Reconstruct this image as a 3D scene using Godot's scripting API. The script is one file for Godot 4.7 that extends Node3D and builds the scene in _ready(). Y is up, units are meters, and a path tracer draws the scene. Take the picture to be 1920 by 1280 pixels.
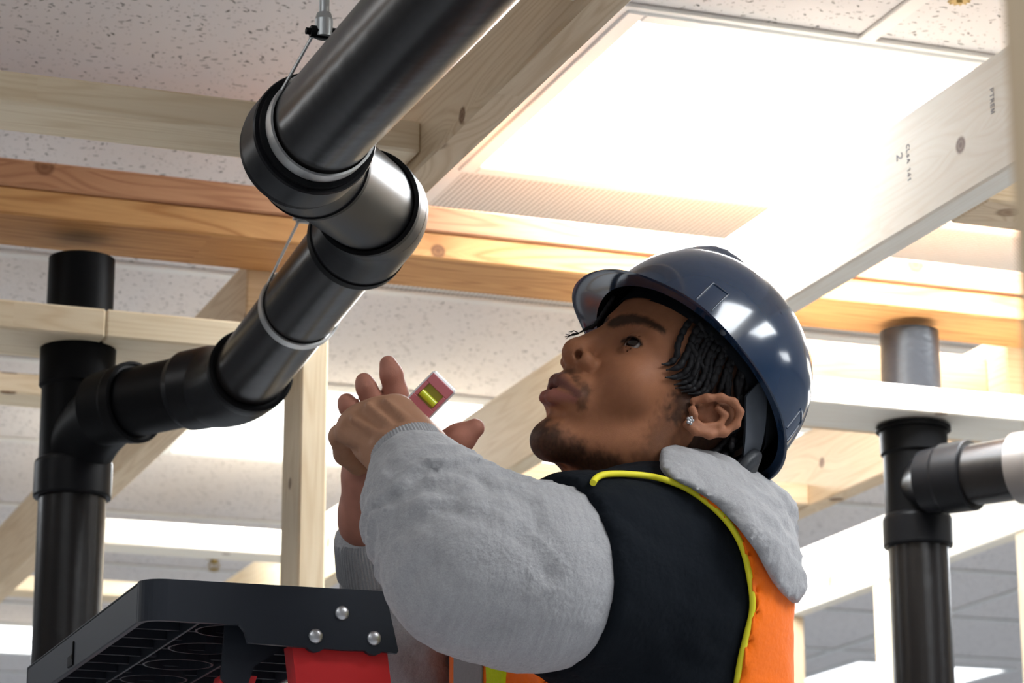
extends Node3D
# A worker in a hard hat looks up at a drain pipe under the joists of a training frame in a room with a lay-in ceiling.

const EYE := 1.15            # height of the lens above the floor
const F := 5075.5            # focal length in pixels of the 1920 x 1280 frame
const CEIL := 2.48           # underside of the lay-in ceiling
const U := 1.33              # the ceiling's height above the lens; its grid is laid out in this unit
const TILE := 0.657          # pitch of the ceiling grid
const PITCH := 15.4786
const YAW := -20.3972
const ROLL := -0.186
const WALL_Z := -3.40        # near face of the framed wall

var cam_t: Transform3D
var M := {}
var rng := RandomNumberGenerator.new()
var used := {}


# ------------------------------------------------------------------ points
func P(px: float, py: float, d: float) -> Vector3:
	return cam_t * Vector3((px - 960.0) / F * d, -(py - 640.0) / F * d, -d)


# ------------------------------------------------------------------ mesh builder
class MB:
	var v := PackedVector3Array()
	var n := PackedVector3Array()
	var uv := PackedVector2Array()
	var c := PackedColorArray()
	var i := PackedInt32Array()

	func quad(a: Vector3, b: Vector3, cc: Vector3, d: Vector3, ua := Vector2.ZERO, ub := Vector2.ZERO, uc := Vector2.ZERO, ud := Vector2.ZERO) -> void:
		# corners run anticlockwise seen from outside
		var nn := (b - a).cross(cc - a)
		if nn.length_squared() < 1e-18:
			nn = (cc - a).cross(d - a)
		nn = nn.normalized()
		var k := v.size()
		for p in [a, b, cc, d]:
			v.append(p)
			n.append(nn)
		uv.append(ua); uv.append(ub); uv.append(uc); uv.append(ud)
		i.append_array(PackedInt32Array([k, k + 2, k + 1, k, k + 3, k + 2]))

	func tri(a: Vector3, b: Vector3, cc: Vector3) -> void:
		var nn := (b - a).cross(cc - a).normalized()
		var k := v.size()
		for p in [a, b, cc]:
			v.append(p)
			n.append(nn)
			uv.append(Vector2(p.x, p.y))
		i.append_array(PackedInt32Array([k, k + 2, k + 1]))

	func ring_pair(ca: Vector3, cb: Vector3, xa: Vector3, ya: Vector3, xb: Vector3, yb: Vector3, ra: float, rb: float, seg: int, u0 := 0.0, u1 := 1.0) -> void:
		var axis := (cb - ca)
		var L := axis.length()
		var slope := 0.0
		if L > 1e-7:
			axis /= L
			slope = -(rb - ra) / L
		else:
			axis = xa.cross(ya).normalized()
			slope = 1e4 if ra > rb else -1e4
		var k := v.size()
		for s in seg + 1:
			var t := TAU * s / seg
			var da := xa * cos(t) + ya * sin(t)
			var db := xb * cos(t) + yb * sin(t)
			v.append(ca + da * ra)
			n.append((da + axis * slope).normalized())
			uv.append(Vector2(u0, float(s) / seg))
			v.append(cb + db * rb)
			n.append((db + axis * slope).normalized())
			uv.append(Vector2(u1, float(s) / seg))
		for s in seg:
			var a := k + s * 2
			i.append_array(PackedInt32Array([a, a + 1, a + 2, a + 1, a + 3, a + 2]))

	# sweep with a radius at each point; repeat a point to make a step
	func tube(pts: Array, radii: Array, seg := 32, caps := true, up := Vector3.UP) -> void:
		var tang := []
		var m := pts.size()
		for k in m:
			var a: Vector3 = pts[maxi(k - 1, 0)]
			var b: Vector3 = pts[mini(k + 1, m - 1)]
			var t := b - a
			var kk := 2
			while t.length() < 1e-6 and kk < m:
				t = (pts[mini(k + kk, m - 1)] as Vector3) - (pts[maxi(k - kk, 0)] as Vector3)
				kk += 1
			tang.append(t.normalized())
		for k in m - 1:
			if (pts[k] as Vector3).distance_to(pts[k + 1]) < 1e-6:
				var t2: Vector3 = ((tang[k] as Vector3) + (tang[k + 1] as Vector3)).normalized()
				tang[k] = t2
				tang[k + 1] = t2
		var xs := []
		var ys := []
		var x := up.cross(tang[0])
		if x.length() < 0.05:
			x = Vector3.RIGHT.cross(tang[0])
		x = x.normalized()
		for k in m:
			x = (x - (tang[k] as Vector3) * x.dot(tang[k])).normalized()
			xs.append(x)
			ys.append((tang[k] as Vector3).cross(x).normalized())
		for k in m - 1:
			ring_pair(pts[k], pts[k + 1], xs[k], ys[k], xs[k + 1], ys[k + 1], radii[k], radii[k + 1], seg)
		if caps:
			ring_pair(pts[0], pts[0], xs[0], ys[0], xs[0], ys[0], 0.0, radii[0], seg)
			ring_pair(pts[m - 1], pts[m - 1], xs[m - 1], ys[m - 1], xs[m - 1], ys[m - 1], radii[m - 1], 0.0, seg)

	# box with eased edges; axis: 0 x, 1 y, 2 z is the length for the grain
	func box(lo: Vector3, hi: Vector3, e := 0.003, axis := 0, off := Vector2.ZERO) -> void:
		e = minf(e, minf(hi.x - lo.x, minf(hi.y - lo.y, hi.z - lo.z)) * 0.45)
		var mid := (lo + hi) * 0.5
		var h := (hi - lo) * 0.5
		for ax in 3:
			for s in [-1.0, 1.0]:
				var b := (ax + 1) % 3
				var c2 := (ax + 2) % 3
				var q := []
				for w in [[-1, -1], [1, -1], [1, 1], [-1, 1]]:
					var p := Vector3.ZERO
					p[ax] = s * h[ax]
					p[b] = w[0] * (h[b] - e)
					p[c2] = w[1] * (h[c2] - e)
					q.append(p)
				if s < 0:
					q.reverse()
				_face(q, mid, axis, ax, off)
		for ax in 3:
			var b := (ax + 1) % 3
			var c2 := (ax + 2) % 3
			for sb in [-1.0, 1.0]:
				for sc in [-1.0, 1.0]:
					var q := []
					for w in [[-1, 0], [1, 0], [1, 1], [-1, 1]]:
						var p := Vector3.ZERO
						p[ax] = w[0] * (h[ax] - e)
						p[b] = sb * (h[b] - (e if w[1] == 1 else 0.0))
						p[c2] = sc * (h[c2] - (0.0 if w[1] == 1 else e))
						q.append(p)
					if sb * sc < 0:
						q.reverse()
					_face(q, mid, axis, b, off)
		for sx in [-1.0, 1.0]:
			for sy in [-1.0, 1.0]:
				for sz in [-1.0, 1.0]:
					var a := mid + Vector3(sx * h.x, sy * (h.y - e), sz * (h.z - e))
					var b := mid + Vector3(sx * (h.x - e), sy * h.y, sz * (h.z - e))
					var c2 := mid + Vector3(sx * (h.x - e), sy * (h.y - e), sz * h.z)
					if sx * sy * sz > 0:
						tri(a, b, c2)
					else:
						tri(a, c2, b)

	func _face(q: Array, mid: Vector3, axis: int, ax: int, off: Vector2) -> void:
		var across := 0
		for k in 3:
			if k != axis and k != ax:
				across = k
		var us := []
		for p: Vector3 in q:
			us.append(Vector2(p[axis] / 1.3, p[across] / 0.42) + off + Vector2(ax * 0.31, ax * 0.37))
		if axis == ax:
			us = []
			for p: Vector3 in q:
				us.append(Vector2(p[(ax + 1) % 3] / 3.0, p[(ax + 2) % 3] / 0.42) + off)
		quad(mid + q[0], mid + q[1], mid + q[2], mid + q[3], us[0], us[1], us[2], us[3])

	# flat polygon in a plane (origin o, axes x and y), pushed along x cross y by depth
	func prism(o: Vector3, x: Vector3, y: Vector3, poly: PackedVector2Array, depth: float) -> void:
		var nn := x.cross(y).normalized()
		if Geometry2D.is_polygon_clockwise(poly):
			poly.reverse()
		var ix := Geometry2D.triangulate_polygon(poly)
		for k in range(0, ix.size(), 3):
			var a := poly[ix[k]]
			var b := poly[ix[k + 1]]
			var c2 := poly[ix[k + 2]]
			if (b - a).cross(c2 - a) < 0:
				var t := b
				b = c2
				c2 = t
			tri(o + x * a.x + y * a.y + nn * depth, o + x * b.x + y * b.y + nn * depth, o + x * c2.x + y * c2.y + nn * depth)
			tri(o + x * a.x + y * a.y, o + x * c2.x + y * c2.y, o + x * b.x + y * b.y)
		for k in poly.size():
			var a := poly[k]
			var b := poly[(k + 1) % poly.size()]
			var p0 := o + x * a.x + y * a.y
			var p1 := o + x * b.x + y * b.y
			quad(p0, p1, p1 + nn * depth, p0 + nn * depth)

	func ball(at: Vector3, r: Vector3, seg := 16, rings := 10) -> void:
		var k := v.size()
		for a in rings + 1:
			var ph := PI * a / rings
			for s in seg + 1:
				var t := TAU * s / seg
				var d := Vector3(sin(ph) * cos(t), cos(ph), sin(ph) * sin(t))
				v.append(at + d * r)
				n.append((d / r).normalized())
				uv.append(Vector2(float(s) / seg, float(a) / rings))
		for a in rings:
			for s in seg:
				var q := k + a * (seg + 1) + s
				i.append_array(PackedInt32Array([q, q + seg + 1, q + 1, q + 1, q + seg + 1, q + seg + 2]))

	func mesh() -> ArrayMesh:
		var arr := []
		arr.resize(Mesh.ARRAY_MAX)
		arr[Mesh.ARRAY_VERTEX] = v
		arr[Mesh.ARRAY_NORMAL] = n
		if uv.size() == v.size():
			arr[Mesh.ARRAY_TEX_UV] = uv
		if c.size() == v.size():
			arr[Mesh.ARRAY_COLOR] = c
		arr[Mesh.ARRAY_INDEX] = i
		var m := ArrayMesh.new()
		m.add_surface_from_arrays(Mesh.PRIMITIVE_TRIANGLES, arr)
		return m


func numbered(called: String) -> String:
	if not used.has(called):
		used[called] = 0
		return called
	used[called] += 1
	return "%s_%03d" % [called, used[called]]


func thing(called: String, label: String, category: String, at: Vector3, group := "") -> Node3D:
	var o := Node3D.new()
	o.name = numbered(called)
	add_child(o)
	o.position = at
	o.set_meta("label", label)
	o.set_meta("category", category)
	if group:
		o.set_meta("group", group)
	return o


func root_of(o: Node3D) -> Vector3:
	var p := Vector3.ZERO
	var q: Node = o
	while q != self and q is Node3D:
		p += (q as Node3D).position
		q = q.get_parent()
	return p


# a part whose vertices are given in the room's coordinates
func part(called: String, b: MB, mat: Material, parent: Node3D, label := "") -> MeshInstance3D:
	var o := MeshInstance3D.new()
	o.name = called
	o.mesh = b.mesh()
	o.material_override = mat
	o.cast_shadow = GeometryInstance3D.SHADOW_CASTING_SETTING_ON
	parent.add_child(o, true)
	o.position = -root_of(parent)
	if label:
		o.set_meta("label", label)
	return o


func struct(called: String, b: MB, mat: Material) -> MeshInstance3D:
	var o := part(called, b, mat, self)
	o.set_meta("kind", "structure")
	o.set_meta("label", called.replace("_", " ") + " of the workshop room")
	return o


# ------------------------------------------------------------------ materials
func lin(r: float, g: float, b: float) -> Color:
	return Color(r, g, b).linear_to_srgb()


func mat(called: String, col: Color, rough := 0.6, metal := 0.0, spec := 0.5) -> StandardMaterial3D:
	var m := StandardMaterial3D.new()
	m.resource_name = called
	m.albedo_color = col
	m.roughness = rough
	m.metallic = metal
	m.metallic_specular = spec
	M[called] = m
	return m


func bump(m: StandardMaterial3D, freq: float, size: float, strength: float, oct := 3) -> void:
	var nz := FastNoiseLite.new()
	nz.seed = 11
	nz.frequency = freq
	nz.fractal_octaves = oct
	var t := NoiseTexture2D.new()
	t.width = 256
	t.height = 256
	t.seamless = true
	t.as_normal_map = true
	t.bump_strength = 6.0
	t.noise = nz
	m.normal_enabled = true
	m.normal_texture = t
	m.normal_scale = strength
	m.uv1_triplanar = true
	m.uv1_world_triplanar = true
	m.uv1_scale = Vector3.ONE / size


func wood_texture(seed_: int, light: Color, dark: Color, knots: int, streak: float) -> ImageTexture:
	var w := 1024
	var h := 256
	var im := Image.create(w, h, false, Image.FORMAT_RGB8)
	var nz := FastNoiseLite.new()
	nz.seed = seed_
	nz.frequency = 0.01
	nz.fractal_octaves = 2
	var fine := FastNoiseLite.new()
	fine.seed = seed_ + 7
	fine.frequency = 0.05
	fine.fractal_octaves = 3
	var r := RandomNumberGenerator.new()
	r.seed = seed_
	var ks := []
	for k in knots:
		ks.append([r.randf_range(40, w - 40), r.randf_range(24, h - 24), r.randf_range(4.0, 9.0), r.randf_range(0.5, 1.0)])
	for y in h:
		for x in w:
			var yy := float(y)
			var kn := 0.0
			for k in ks:
				var dx: float = (x - k[0]) / 3.0
				var dy: float = y - k[1]
				var d2 := dx * dx + dy * dy
				var rr: float = k[2] * k[2]
				if d2 < rr * 30.0:
					yy += signf(dy) * k[2] * 2.2 * exp(-d2 / (rr * 7.0))
					var d: float = sqrt(dx * dx * 4.5 + dy * dy) / k[2]
					if d < 1.35:
						kn = maxf(kn, k[3] * (1.0 - smoothstep(0.75, 1.35, d)) * (0.86 + 0.14 * sin(d * 9.0)))
			var ring := nz.get_noise_2d(x * 0.10, yy * 2.6)
			var lines := pow(0.5 + 0.5 * sin(yy * 0.55 + ring * 26.0), 3.0)
			var fib := fine.get_noise_2d(x * 0.25, yy * 9.0)
			var t := clampf(0.10 + streak * lines + 0.16 * fib + 0.14 * nz.get_noise_2d(x * 0.35 + 900, yy * 0.8), 0.0, 1.0)
			var c := light.lerp(dark, t)
			c = c.lerp(Color(0.33, 0.19, 0.10), kn * 0.85)
			im.set_pixel(x, y, c)
	return ImageTexture.create_from_image(im)


func wood_mat(called: String, seed_: int, light: Color, dark: Color, knots := 5, streak := 0.34) -> void:
	var m := mat(called, Color.WHITE, 0.62, 0.0, 0.35)
	m.albedo_texture = wood_texture(seed_, light, dark, knots, streak)


func tile_texture(seed_: int) -> ImageTexture:
	var s := 1024
	var im := Image.create(s, s, false, Image.FORMAT_RGB8)
	im.fill(Color(0.875, 0.857, 0.848))
	var r := RandomNumberGenerator.new()
	r.seed = seed_
	for k in 26000:
		var g := r.randf_range(-0.025, 0.02)
		im.set_pixel(r.randi_range(0, s - 1), r.randi_range(0, s - 1), Color(0.875 + g, 0.857 + g, 0.848 + g))
	for k in 2500:
		var p := Vector2(r.randf_range(2, s - 2), r.randf_range(2, s - 2))
		var big := r.randf() < 0.22
		var len := r.randf_range(5.0, 15.0) if big else r.randf_range(2.0, 6.0)
		var a := r.randfn(0.0, 0.55) if r.randf() < 0.8 else r.randf_range(0.0, PI)
		var d := Vector2(cos(a), sin(a))
		var wid := r.randf_range(1.3, 2.7) if big else r.randf_range(0.8, 1.5)
		var tone := r.randf_range(0.30, 0.50) if big else r.randf_range(0.48, 0.72)
		var bend := r.randf_range(-0.08, 0.08)
		for q in int(len * 1.6):
			d = d.rotated(bend)
			p += d * 0.62
			var rad := wid * (0.6 + 0.4 * sin(PI * q / (len * 1.6)))
			for yy in range(int(p.y - rad), int(p.y + rad) + 1):
				for xx in range(int(p.x - rad), int(p.x + rad) + 1):
					if xx >= 0 and yy >= 0 and xx < s and yy < s and Vector2(xx, yy).distance_to(p) <= rad:
						im.set_pixel(xx, yy, Color(tone, tone * 0.96, tone * 0.92))
	return ImageTexture.create_from_image(im)


func perf_texture() -> ImageTexture:
	var s := 1024
	var im := Image.create(s, s, false, Image.FORMAT_RGB8)
	im.fill(Color(0.86, 0.853, 0.84))
	var n := 76
	for a in n:
		for b in n:
			var p := Vector2((a + 0.5) * s / n, (b + 0.5) * s / n)
			for yy in range(int(p.y) - 4, int(p.y) + 5):
				for xx in range(int(p.x) - 4, int(p.x) + 5):
					if xx >= 0 and yy >= 0 and xx < s and yy < s and Vector2(xx, yy).distance_to(p) <= 3.6:
						im.set_pixel(xx, yy, Color(0.42, 0.40, 0.36))
	return ImageTexture.create_from_image(im)


func cloth_texture(seed_: int, base: Color, spread: float) -> ImageTexture:
	var s := 256
	var im := Image.create(s, s, false, Image.FORMAT_RGB8)
	var r := RandomNumberGenerator.new()
	r.seed = seed_
	var nz := FastNoiseLite.new()
	nz.seed = seed_
	nz.frequency = 0.03
	for y in s:
		for x in s:
			var g := r.randf_range(-1.0, 1.0) * spread + nz.get_noise_2d(x * 2.0, y * 0.5) * spread * 0.7
			im.set_pixel(x, y, Color(base.r + g, base.g + g, base.b + g))
	return ImageTexture.create_from_image(im)


func cloth_mat(called: String, seed_: int, base: Color, spread: float, weave: float) -> StandardMaterial3D:
	var m := mat(called, Color.WHITE, 0.92, 0.0, 0.25)
	m.albedo_texture = cloth_texture(seed_, base, spread)
	bump(m, 0.06, 0.11, weave)
	m.rim_enabled = true
	m.rim = 0.25
	m.rim_tint = 0.6
	return m


func materials() -> void:
	wood_mat("pine_pale", 3, Color(0.92, 0.85, 0.73), Color(0.80, 0.69, 0.53), 6, 0.30)
	wood_mat("pine_tan", 21, Color(0.89, 0.80, 0.67), Color(0.75, 0.62, 0.46), 5, 0.34)
	wood_mat("pine_white", 57, Color(0.95, 0.925, 0.87), Color(0.88, 0.82, 0.73), 7, 0.24)
	wood_mat("fir_orange", 40, Color(0.82, 0.62, 0.40), Color(0.60, 0.38, 0.20), 4, 0.42)
	wood_mat("fir_red", 71, Color(0.78, 0.58, 0.43), Color(0.58, 0.37, 0.25), 3, 0.42)
	for k in 3:
		var m := mat("tile_%d" % k, Color.WHITE, 0.95, 0.0, 0.2)
		m.albedo_texture = tile_texture(100 + k)
	var pm := mat("perforated", Color.WHITE, 0.8, 0.0, 0.3)
	pm.albedo_texture = perf_texture()
	mat("tee", lin(0.74, 0.73, 0.71), 0.45)
	mat("troffer", lin(0.80, 0.80, 0.79), 0.4)
	mat("ceiling_plain", lin(0.66, 0.63, 0.60), 0.95)
	mat("wall_paint", lin(0.58, 0.60, 0.63), 0.9)
	mat("floor_sheet", lin(0.47, 0.485, 0.51), 0.55)
	mat("skirting", lin(0.3, 0.27, 0.24), 0.6)
	var ab := mat("abs", lin(0.011, 0.0095, 0.009), 0.27, 0.0, 0.33)
	bump(ab, 0.02, 0.25, 0.05)
	mat("abs_hub", lin(0.008, 0.008, 0.009), 0.36, 0.0, 0.22)
	mat("abs_matte", lin(0.006, 0.006, 0.0065), 0.45, 0.0, 0.16)
	var gray_pipe := mat("abs_scuffed", lin(0.020, 0.021, 0.025), 0.34, 0.0, 0.45)
	bump(gray_pipe, 0.03, 0.12, 0.12)
	mat("galvanised", lin(0.50, 0.50, 0.49), 0.42, 0.9)
	mat("zinc_rod", lin(0.38, 0.39, 0.39), 0.4, 0.85)
	mat("tape", lin(0.13, 0.115, 0.105), 0.35)
	mat("brass", lin(0.42, 0.30, 0.10), 0.35, 0.9)
	mat("ink", lin(0.33, 0.33, 0.36), 0.8)
	mat("ladder_black", lin(0.016, 0.019, 0.026), 0.5, 0.0, 0.35)
	mat("ladder_red", lin(0.62, 0.02, 0.022), 0.42)
	mat("rivet", lin(0.52, 0.52, 0.53), 0.38, 0.85)
	mat("ladder_alu", lin(0.45, 0.45, 0.46), 0.45, 0.9)


# ------------------------------------------------------------------ lamps and sockets
func ceiling_lamp(x0: float, x1: float, z0: float, z1: float, label: String, energy: float) -> void:
	# z0 is nearer the lens (greater); a lay-in panel with a white frame and an opal lens
	var c := Vector3((x0 + x1) / 2, CEIL, (z0 + z1) / 2)
	var t := thing("ceiling_light", label, "ceiling light", c)
	var e := 0.026
	var fr := MB.new()
	var y0 := CEIL - 0.006
	var y1 := CEIL + 0.05
	fr.box(Vector3(x0, y0, z1), Vector3(x0 + e, y1, z0), 0.002)
	fr.box(Vector3(x1 - e, y0, z1), Vector3(x1, y1, z0), 0.002)
	fr.box(Vector3(x0 + e, y0, z0 - e), Vector3(x1 - e, y1, z0), 0.002)
	fr.box(Vector3(x0 + e, y0, z1), Vector3(x1 - e, y1, z1 + e), 0.002)
	fr.box(Vector3(x0, y1, z1), Vector3(x1, y1 + 0.01, z0), 0.001)
	part("frame", fr, M.troffer, t)
	var le := MB.new()
	le.box(Vector3(x0 + e, CEIL - 0.001, z1 + e), Vector3(x1 - e, CEIL + 0.004, z0 - e), 0.001)
	part("light_lens", le, M.lamp_lens, t, "glowing white opal lens")
	var a := AreaLight3D.new()
	a.name = "lamp_panel"
	a.area_size = Vector2(x1 - x0 - 2 * e, z0 - z1 - 2 * e)
	a.area_normalize_energy = true
	a.light_energy = energy
	a.light_color = Color(0.955, 0.98, 1.0)
	a.shadow_enabled = true
	a.set("area_range", 30.0)
	t.add_child(a)
	a.position = Vector3(0, -0.012, 0)
	a.rotation_degrees = Vector3(-90, 0, 0)


func _ready() -> void:
	rng.seed = 5
	# ---- camera
	var cam := Camera3D.new()
	cam.name = "camera"
	add_child(cam)
	cam.position = Vector3(0, EYE, 0)
	cam.rotation_order = EULER_ORDER_YXZ
	cam.rotation_degrees = Vector3(PITCH, YAW, ROLL)
	cam.fov = rad_to_deg(2.0 * atan(640.0 / F))
	var at := CameraAttributesPhysical.new()
	at.frustum_focal_length = F / 1280.0 * 24.0
	at.frustum_focus_distance = 2.42
	at.frustum_near = 0.1
	at.frustum_far = 100.0
	at.exposure_aperture = 15.0
	cam.attributes = at
	cam.current = true
	cam_t = Transform3D(Basis.from_euler(Vector3(deg_to_rad(PITCH), deg_to_rad(YAW), deg_to_rad(ROLL)), EULER_ORDER_YXZ), Vector3(0, EYE, 0))
	# ---- environment and exposure
	var we := WorldEnvironment.new()
	we.name = "environment"
	var env := Environment.new()
	env.background_mode = Environment.BG_COLOR
	env.background_color = Color(0, 0, 0)
	env.tonemap_mode = Environment.TONE_MAPPER_LINEAR
	env.tonemap_exposure = 2.35
	env.sdfgi_enabled = true
	env.ssao_enabled = true
	env.ssil_enabled = true
	we.environment = env
	add_child(we)
	# ---- lamps of the room
	var lens := mat("lamp_lens", Color(0.95, 0.95, 0.95), 0.5)
	lens.emission_enabled = true
	lens.emission = Color(0.985, 0.995, 1.0)
	lens.emission_energy_multiplier = 1.2
	mat("troffer", lin(0.80, 0.80, 0.79), 0.4)
	var lx := 0.947 * U
	var lz := -2.225 * U
	var lw := TILE * 2.0
	ceiling_lamp(lx, lx + lw, lz, lz - TILE, "large glowing ceiling panel between the two near joists, beside the perforated tiles", 2.6)
	ceiling_lamp(lx, lx + lw, lz - TILE * 3, lz - TILE * 4, "glowing ceiling panel behind the upright stud and the raised hands", 2.5)
	ceiling_lamp(0.45 * U, 1.45 * U, -5.94 * U, -6.36 * U, "far glowing ceiling panel low behind the ladder top", 2.0)
	ceiling_lamp(3.033 * U, 3.48 * U, -5.79 * U, -6.78 * U, "far glowing ceiling panel seen through the stud wall", 2.0)
	for q in [[0, -3, 1.3], [-2, -3, 0.2], [-2, 0, 0.2], [-2, 3, 0.45], [2, -3, 0.7], [2, 3, 0.9], [0, -6, 1.1], [-2, -6, 0.4]]:
		var qx: float = lx + q[0] * TILE * 2.0
		var qz: float = lz - q[1] * TILE
		ceiling_lamp(qx, qx + lw, qz, qz - TILE, "glowing ceiling panel over the open part of the workshop, outside the framed corner", q[2])
	for c in get_children():
		if c.has_meta("label") and str(c.get_meta("label")).contains("open part"):
			c.set_meta("group", "ceiling panels over the open part of the workshop")
	materials()
	room()
	frame()
	drains()
	ladder()
	person()


# ------------------------------------------------------------------ room
func room() -> void:
	var x0 := -4.0
	var x1 := 7.5
	var z0 := 4.0
	var z1 := -12.0
	var b := MB.new()
	b.box(Vector3(x0 - 0.1, -0.1, z1 - 0.1), Vector3(x1 + 0.1, 0, z0 + 0.1), 0.001)
	struct("floor", b, M.floor_sheet)
	for w in [["wall_left", Vector3(x0 - 0.1, 0, z1), Vector3(x0, CEIL + 0.1, z0)], ["wall_right", Vector3(x1, 0, z1), Vector3(x1 + 0.1, CEIL + 0.1, z0)], ["wall_back", Vector3(x0, 0, z1 - 0.1), Vector3(x1, CEIL + 0.1, z1)], ["wall_front", Vector3(x0, 0, z0), Vector3(x1, CEIL + 0.1, z0 + 0.1)]]:
		b = MB.new()
		b.box(w[1], w[2], 0.001)
		struct(w[0], b, M.wall_paint)
	var ce := Node3D.new()
	ce.name = "ceiling"
	add_child(ce)
	ce.set_meta("kind", "structure")
	ce.set_meta("label", "lay-in ceiling of white flecked tiles in a metal grid")
	b = MB.new()
	b.box(Vector3(x0 - 0.1, CEIL + 0.08, z1 - 0.1), Vector3(x1 + 0.1, CEIL + 0.18, z0 + 0.1), 0.001)
	part("deck", b, M.ceiling_plain, ce)
	# the tiles: rows of 0.61 m along z
	var lamps := []
	for c in get_children():
		if str(c.name).begins_with("ceiling_light"):
			var fr: MeshInstance3D = c.get_child(0)
			var bb: AABB = fr.mesh.get_aabb()
			lamps.append(Rect2(bb.position.x, bb.position.z, bb.size.x, bb.size.z))
	var tee := MB.new()
	for r in range(-11, 14):
		var za := -2.225 * U - TILE * r
		var zb := za - TILE
		if za > z0 + 0.5 or zb < z1 - 0.3:
			continue
		tee.box(Vector3(x0, CEIL - 0.003, za - 0.012), Vector3(x1, CEIL + 0.003, za + 0.012), 0.0008)
		var off := 1.199 * U if r < 0 else 0.947 * U
		var wide := TILE * 2.0
		for k in range(-5, 6):
			var xa := off + wide * k
			if xa + wide < x0 or xa > x1:
				continue
			var mine := Rect2(xa + 0.012, zb + 0.012, wide - 0.024, TILE - 0.024)
			var cut := false
			for l: Rect2 in lamps:
				if l.intersection(mine).get_area() > 0.3:
					cut = true
			tee.box(Vector3(xa - 0.012, CEIL - 0.0028, zb + 0.012), Vector3(xa + 0.012, CEIL + 0.003, za - 0.012), 0.0008)
			if cut:
				continue
			var t := MB.new()
			var lo := Vector3(xa + 0.004, CEIL + 0.004, zb + 0.004)
			var hi := Vector3(xa + wide - 0.004, CEIL + 0.018, za - 0.004)
			var o := Vector2(rng.randf(), rng.randf())
			t.quad(Vector3(lo.x, lo.y, lo.z), Vector3(hi.x, lo.y, lo.z), Vector3(hi.x, lo.y, hi.z), Vector3(lo.x, lo.y, hi.z), o, o + Vector2(2, 0), o + Vector2(2, 1), o + Vector2(0, 1))
			t.quad(Vector3(lo.x, hi.y, lo.z), Vector3(lo.x, hi.y, hi.z), Vector3(hi.x, hi.y, hi.z), Vector3(hi.x, hi.y, lo.z))
			t.quad(Vector3(lo.x, lo.y, hi.z), Vector3(hi.x, lo.y, hi.z), Vector3(hi.x, hi.y, hi.z), Vector3(lo.x, hi.y, hi.z))
			t.quad(Vector3(hi.x, lo.y, lo.z), Vector3(lo.x, lo.y, lo.z), Vector3(lo.x, hi.y, lo.z), Vector3(hi.x, hi.y, lo.z))
			t.quad(Vector3(hi.x, lo.y, hi.z), Vector3(hi.x, lo.y, lo.z), Vector3(hi.x, hi.y, lo.z), Vector3(hi.x, hi.y, hi.z))
			t.quad(Vector3(lo.x, lo.y, lo.z), Vector3(lo.x, lo.y, hi.z), Vector3(lo.x, hi.y, hi.z), Vector3(lo.x, hi.y, lo.z))
			var perf: bool = r == 1 and k == 0
			part("perforated_tile" if perf else "tile", t, M.perforated if perf else M["tile_%d" % rng.randi_range(0, 2)], ce)
	part("grid", tee, M.tee, ce)
	sprinkler(Vector3(1.603, CEIL, -2.722), "brass sprinkler head with a toothed deflector on the tile beside the large ceiling panel")
	sprinkler(Vector3(1.26 * U, CEIL, -5.05 * U), "small brass sprinkler head hanging beyond the far blocking, over the ladder top")


func sprinkler(at: Vector3, label: String) -> void:
	var t := thing("sprinkler_head", label, "sprinkler", at)
	var dn := func(y: float) -> Vector3: return at - Vector3(0, y, 0)
	var b := MB.new()
	b.tube([at, dn.call(0.003), dn.call(0.006)], [0.026, 0.024, 0.015], 28)
	part("escutcheon", b, M.brass, t)
	b = MB.new()
	b.tube([dn.call(0.004), dn.call(0.012), dn.call(0.012), dn.call(0.016)], [0.009, 0.009, 0.012, 0.011], 16)
	for s in [-1.0, 1.0]:
		b.tube([at + Vector3(s * 0.009, -0.014, 0), at + Vector3(s * 0.014, -0.022, 0), at + Vector3(s * 0.004, -0.033, 0)], [0.0026, 0.0026, 0.003], 8)
	b.tube([dn.call(0.016), dn.call(0.032)], [0.0025, 0.0025], 10)
	part("body", b, M.brass, t)
	b = MB.new()
	var poly := PackedVector2Array()
	for k in 48:
		var a := TAU * k / 48.0
		var r := 0.0145 if (k % 4) < 2 else 0.0095
		poly.append(Vector2(cos(a), sin(a)) * r)
	b.prism(dn.call(0.035), Vector3.RIGHT, Vector3.BACK, poly, -0.0014)
	b.tube([dn.call(0.032), dn.call(0.038)], [0.005, 0.0035], 12)
	part("deflector", b, M.brass, t)


# ------------------------------------------------------------------ timber
func board(called: String, parent: Node3D, x0: float, x1: float, y0: float, y1: float, z0: float, z1: float, m: String, axis := 0, label := "") -> MeshInstance3D:
	var b := MB.new()
	b.box(Vector3(minf(x0, x1), y0 + EYE, minf(z0, z1)), Vector3(maxf(x0, x1), y1 + EYE, maxf(z0, z1)), 0.0028, axis, Vector2(rng.randf(), rng.randf()))
	return part(called, b, M[m], parent, label)


func stamp(txt: String, parent: Node3D, at: Vector3, size: float, x: Vector3, y: Vector3) -> void:
	var tm := TextMesh.new()
	var f := SystemFont.new()
	f.font_names = PackedStringArray(["Droid Sans Mono"])
	tm.font = f
	tm.text = txt
	tm.font_size = 32
	tm.pixel_size = size / 32.0
	tm.depth = 0.0004
	tm.horizontal_alignment = HORIZONTAL_ALIGNMENT_LEFT
	var o := MeshInstance3D.new()
	o.name = "grade_stamp"
	o.mesh = tm
	o.material_override = M.ink
	parent.add_child(o, true)
	o.transform = Transform3D(Basis(x, y, x.cross(y)), at - root_of(parent))


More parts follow.
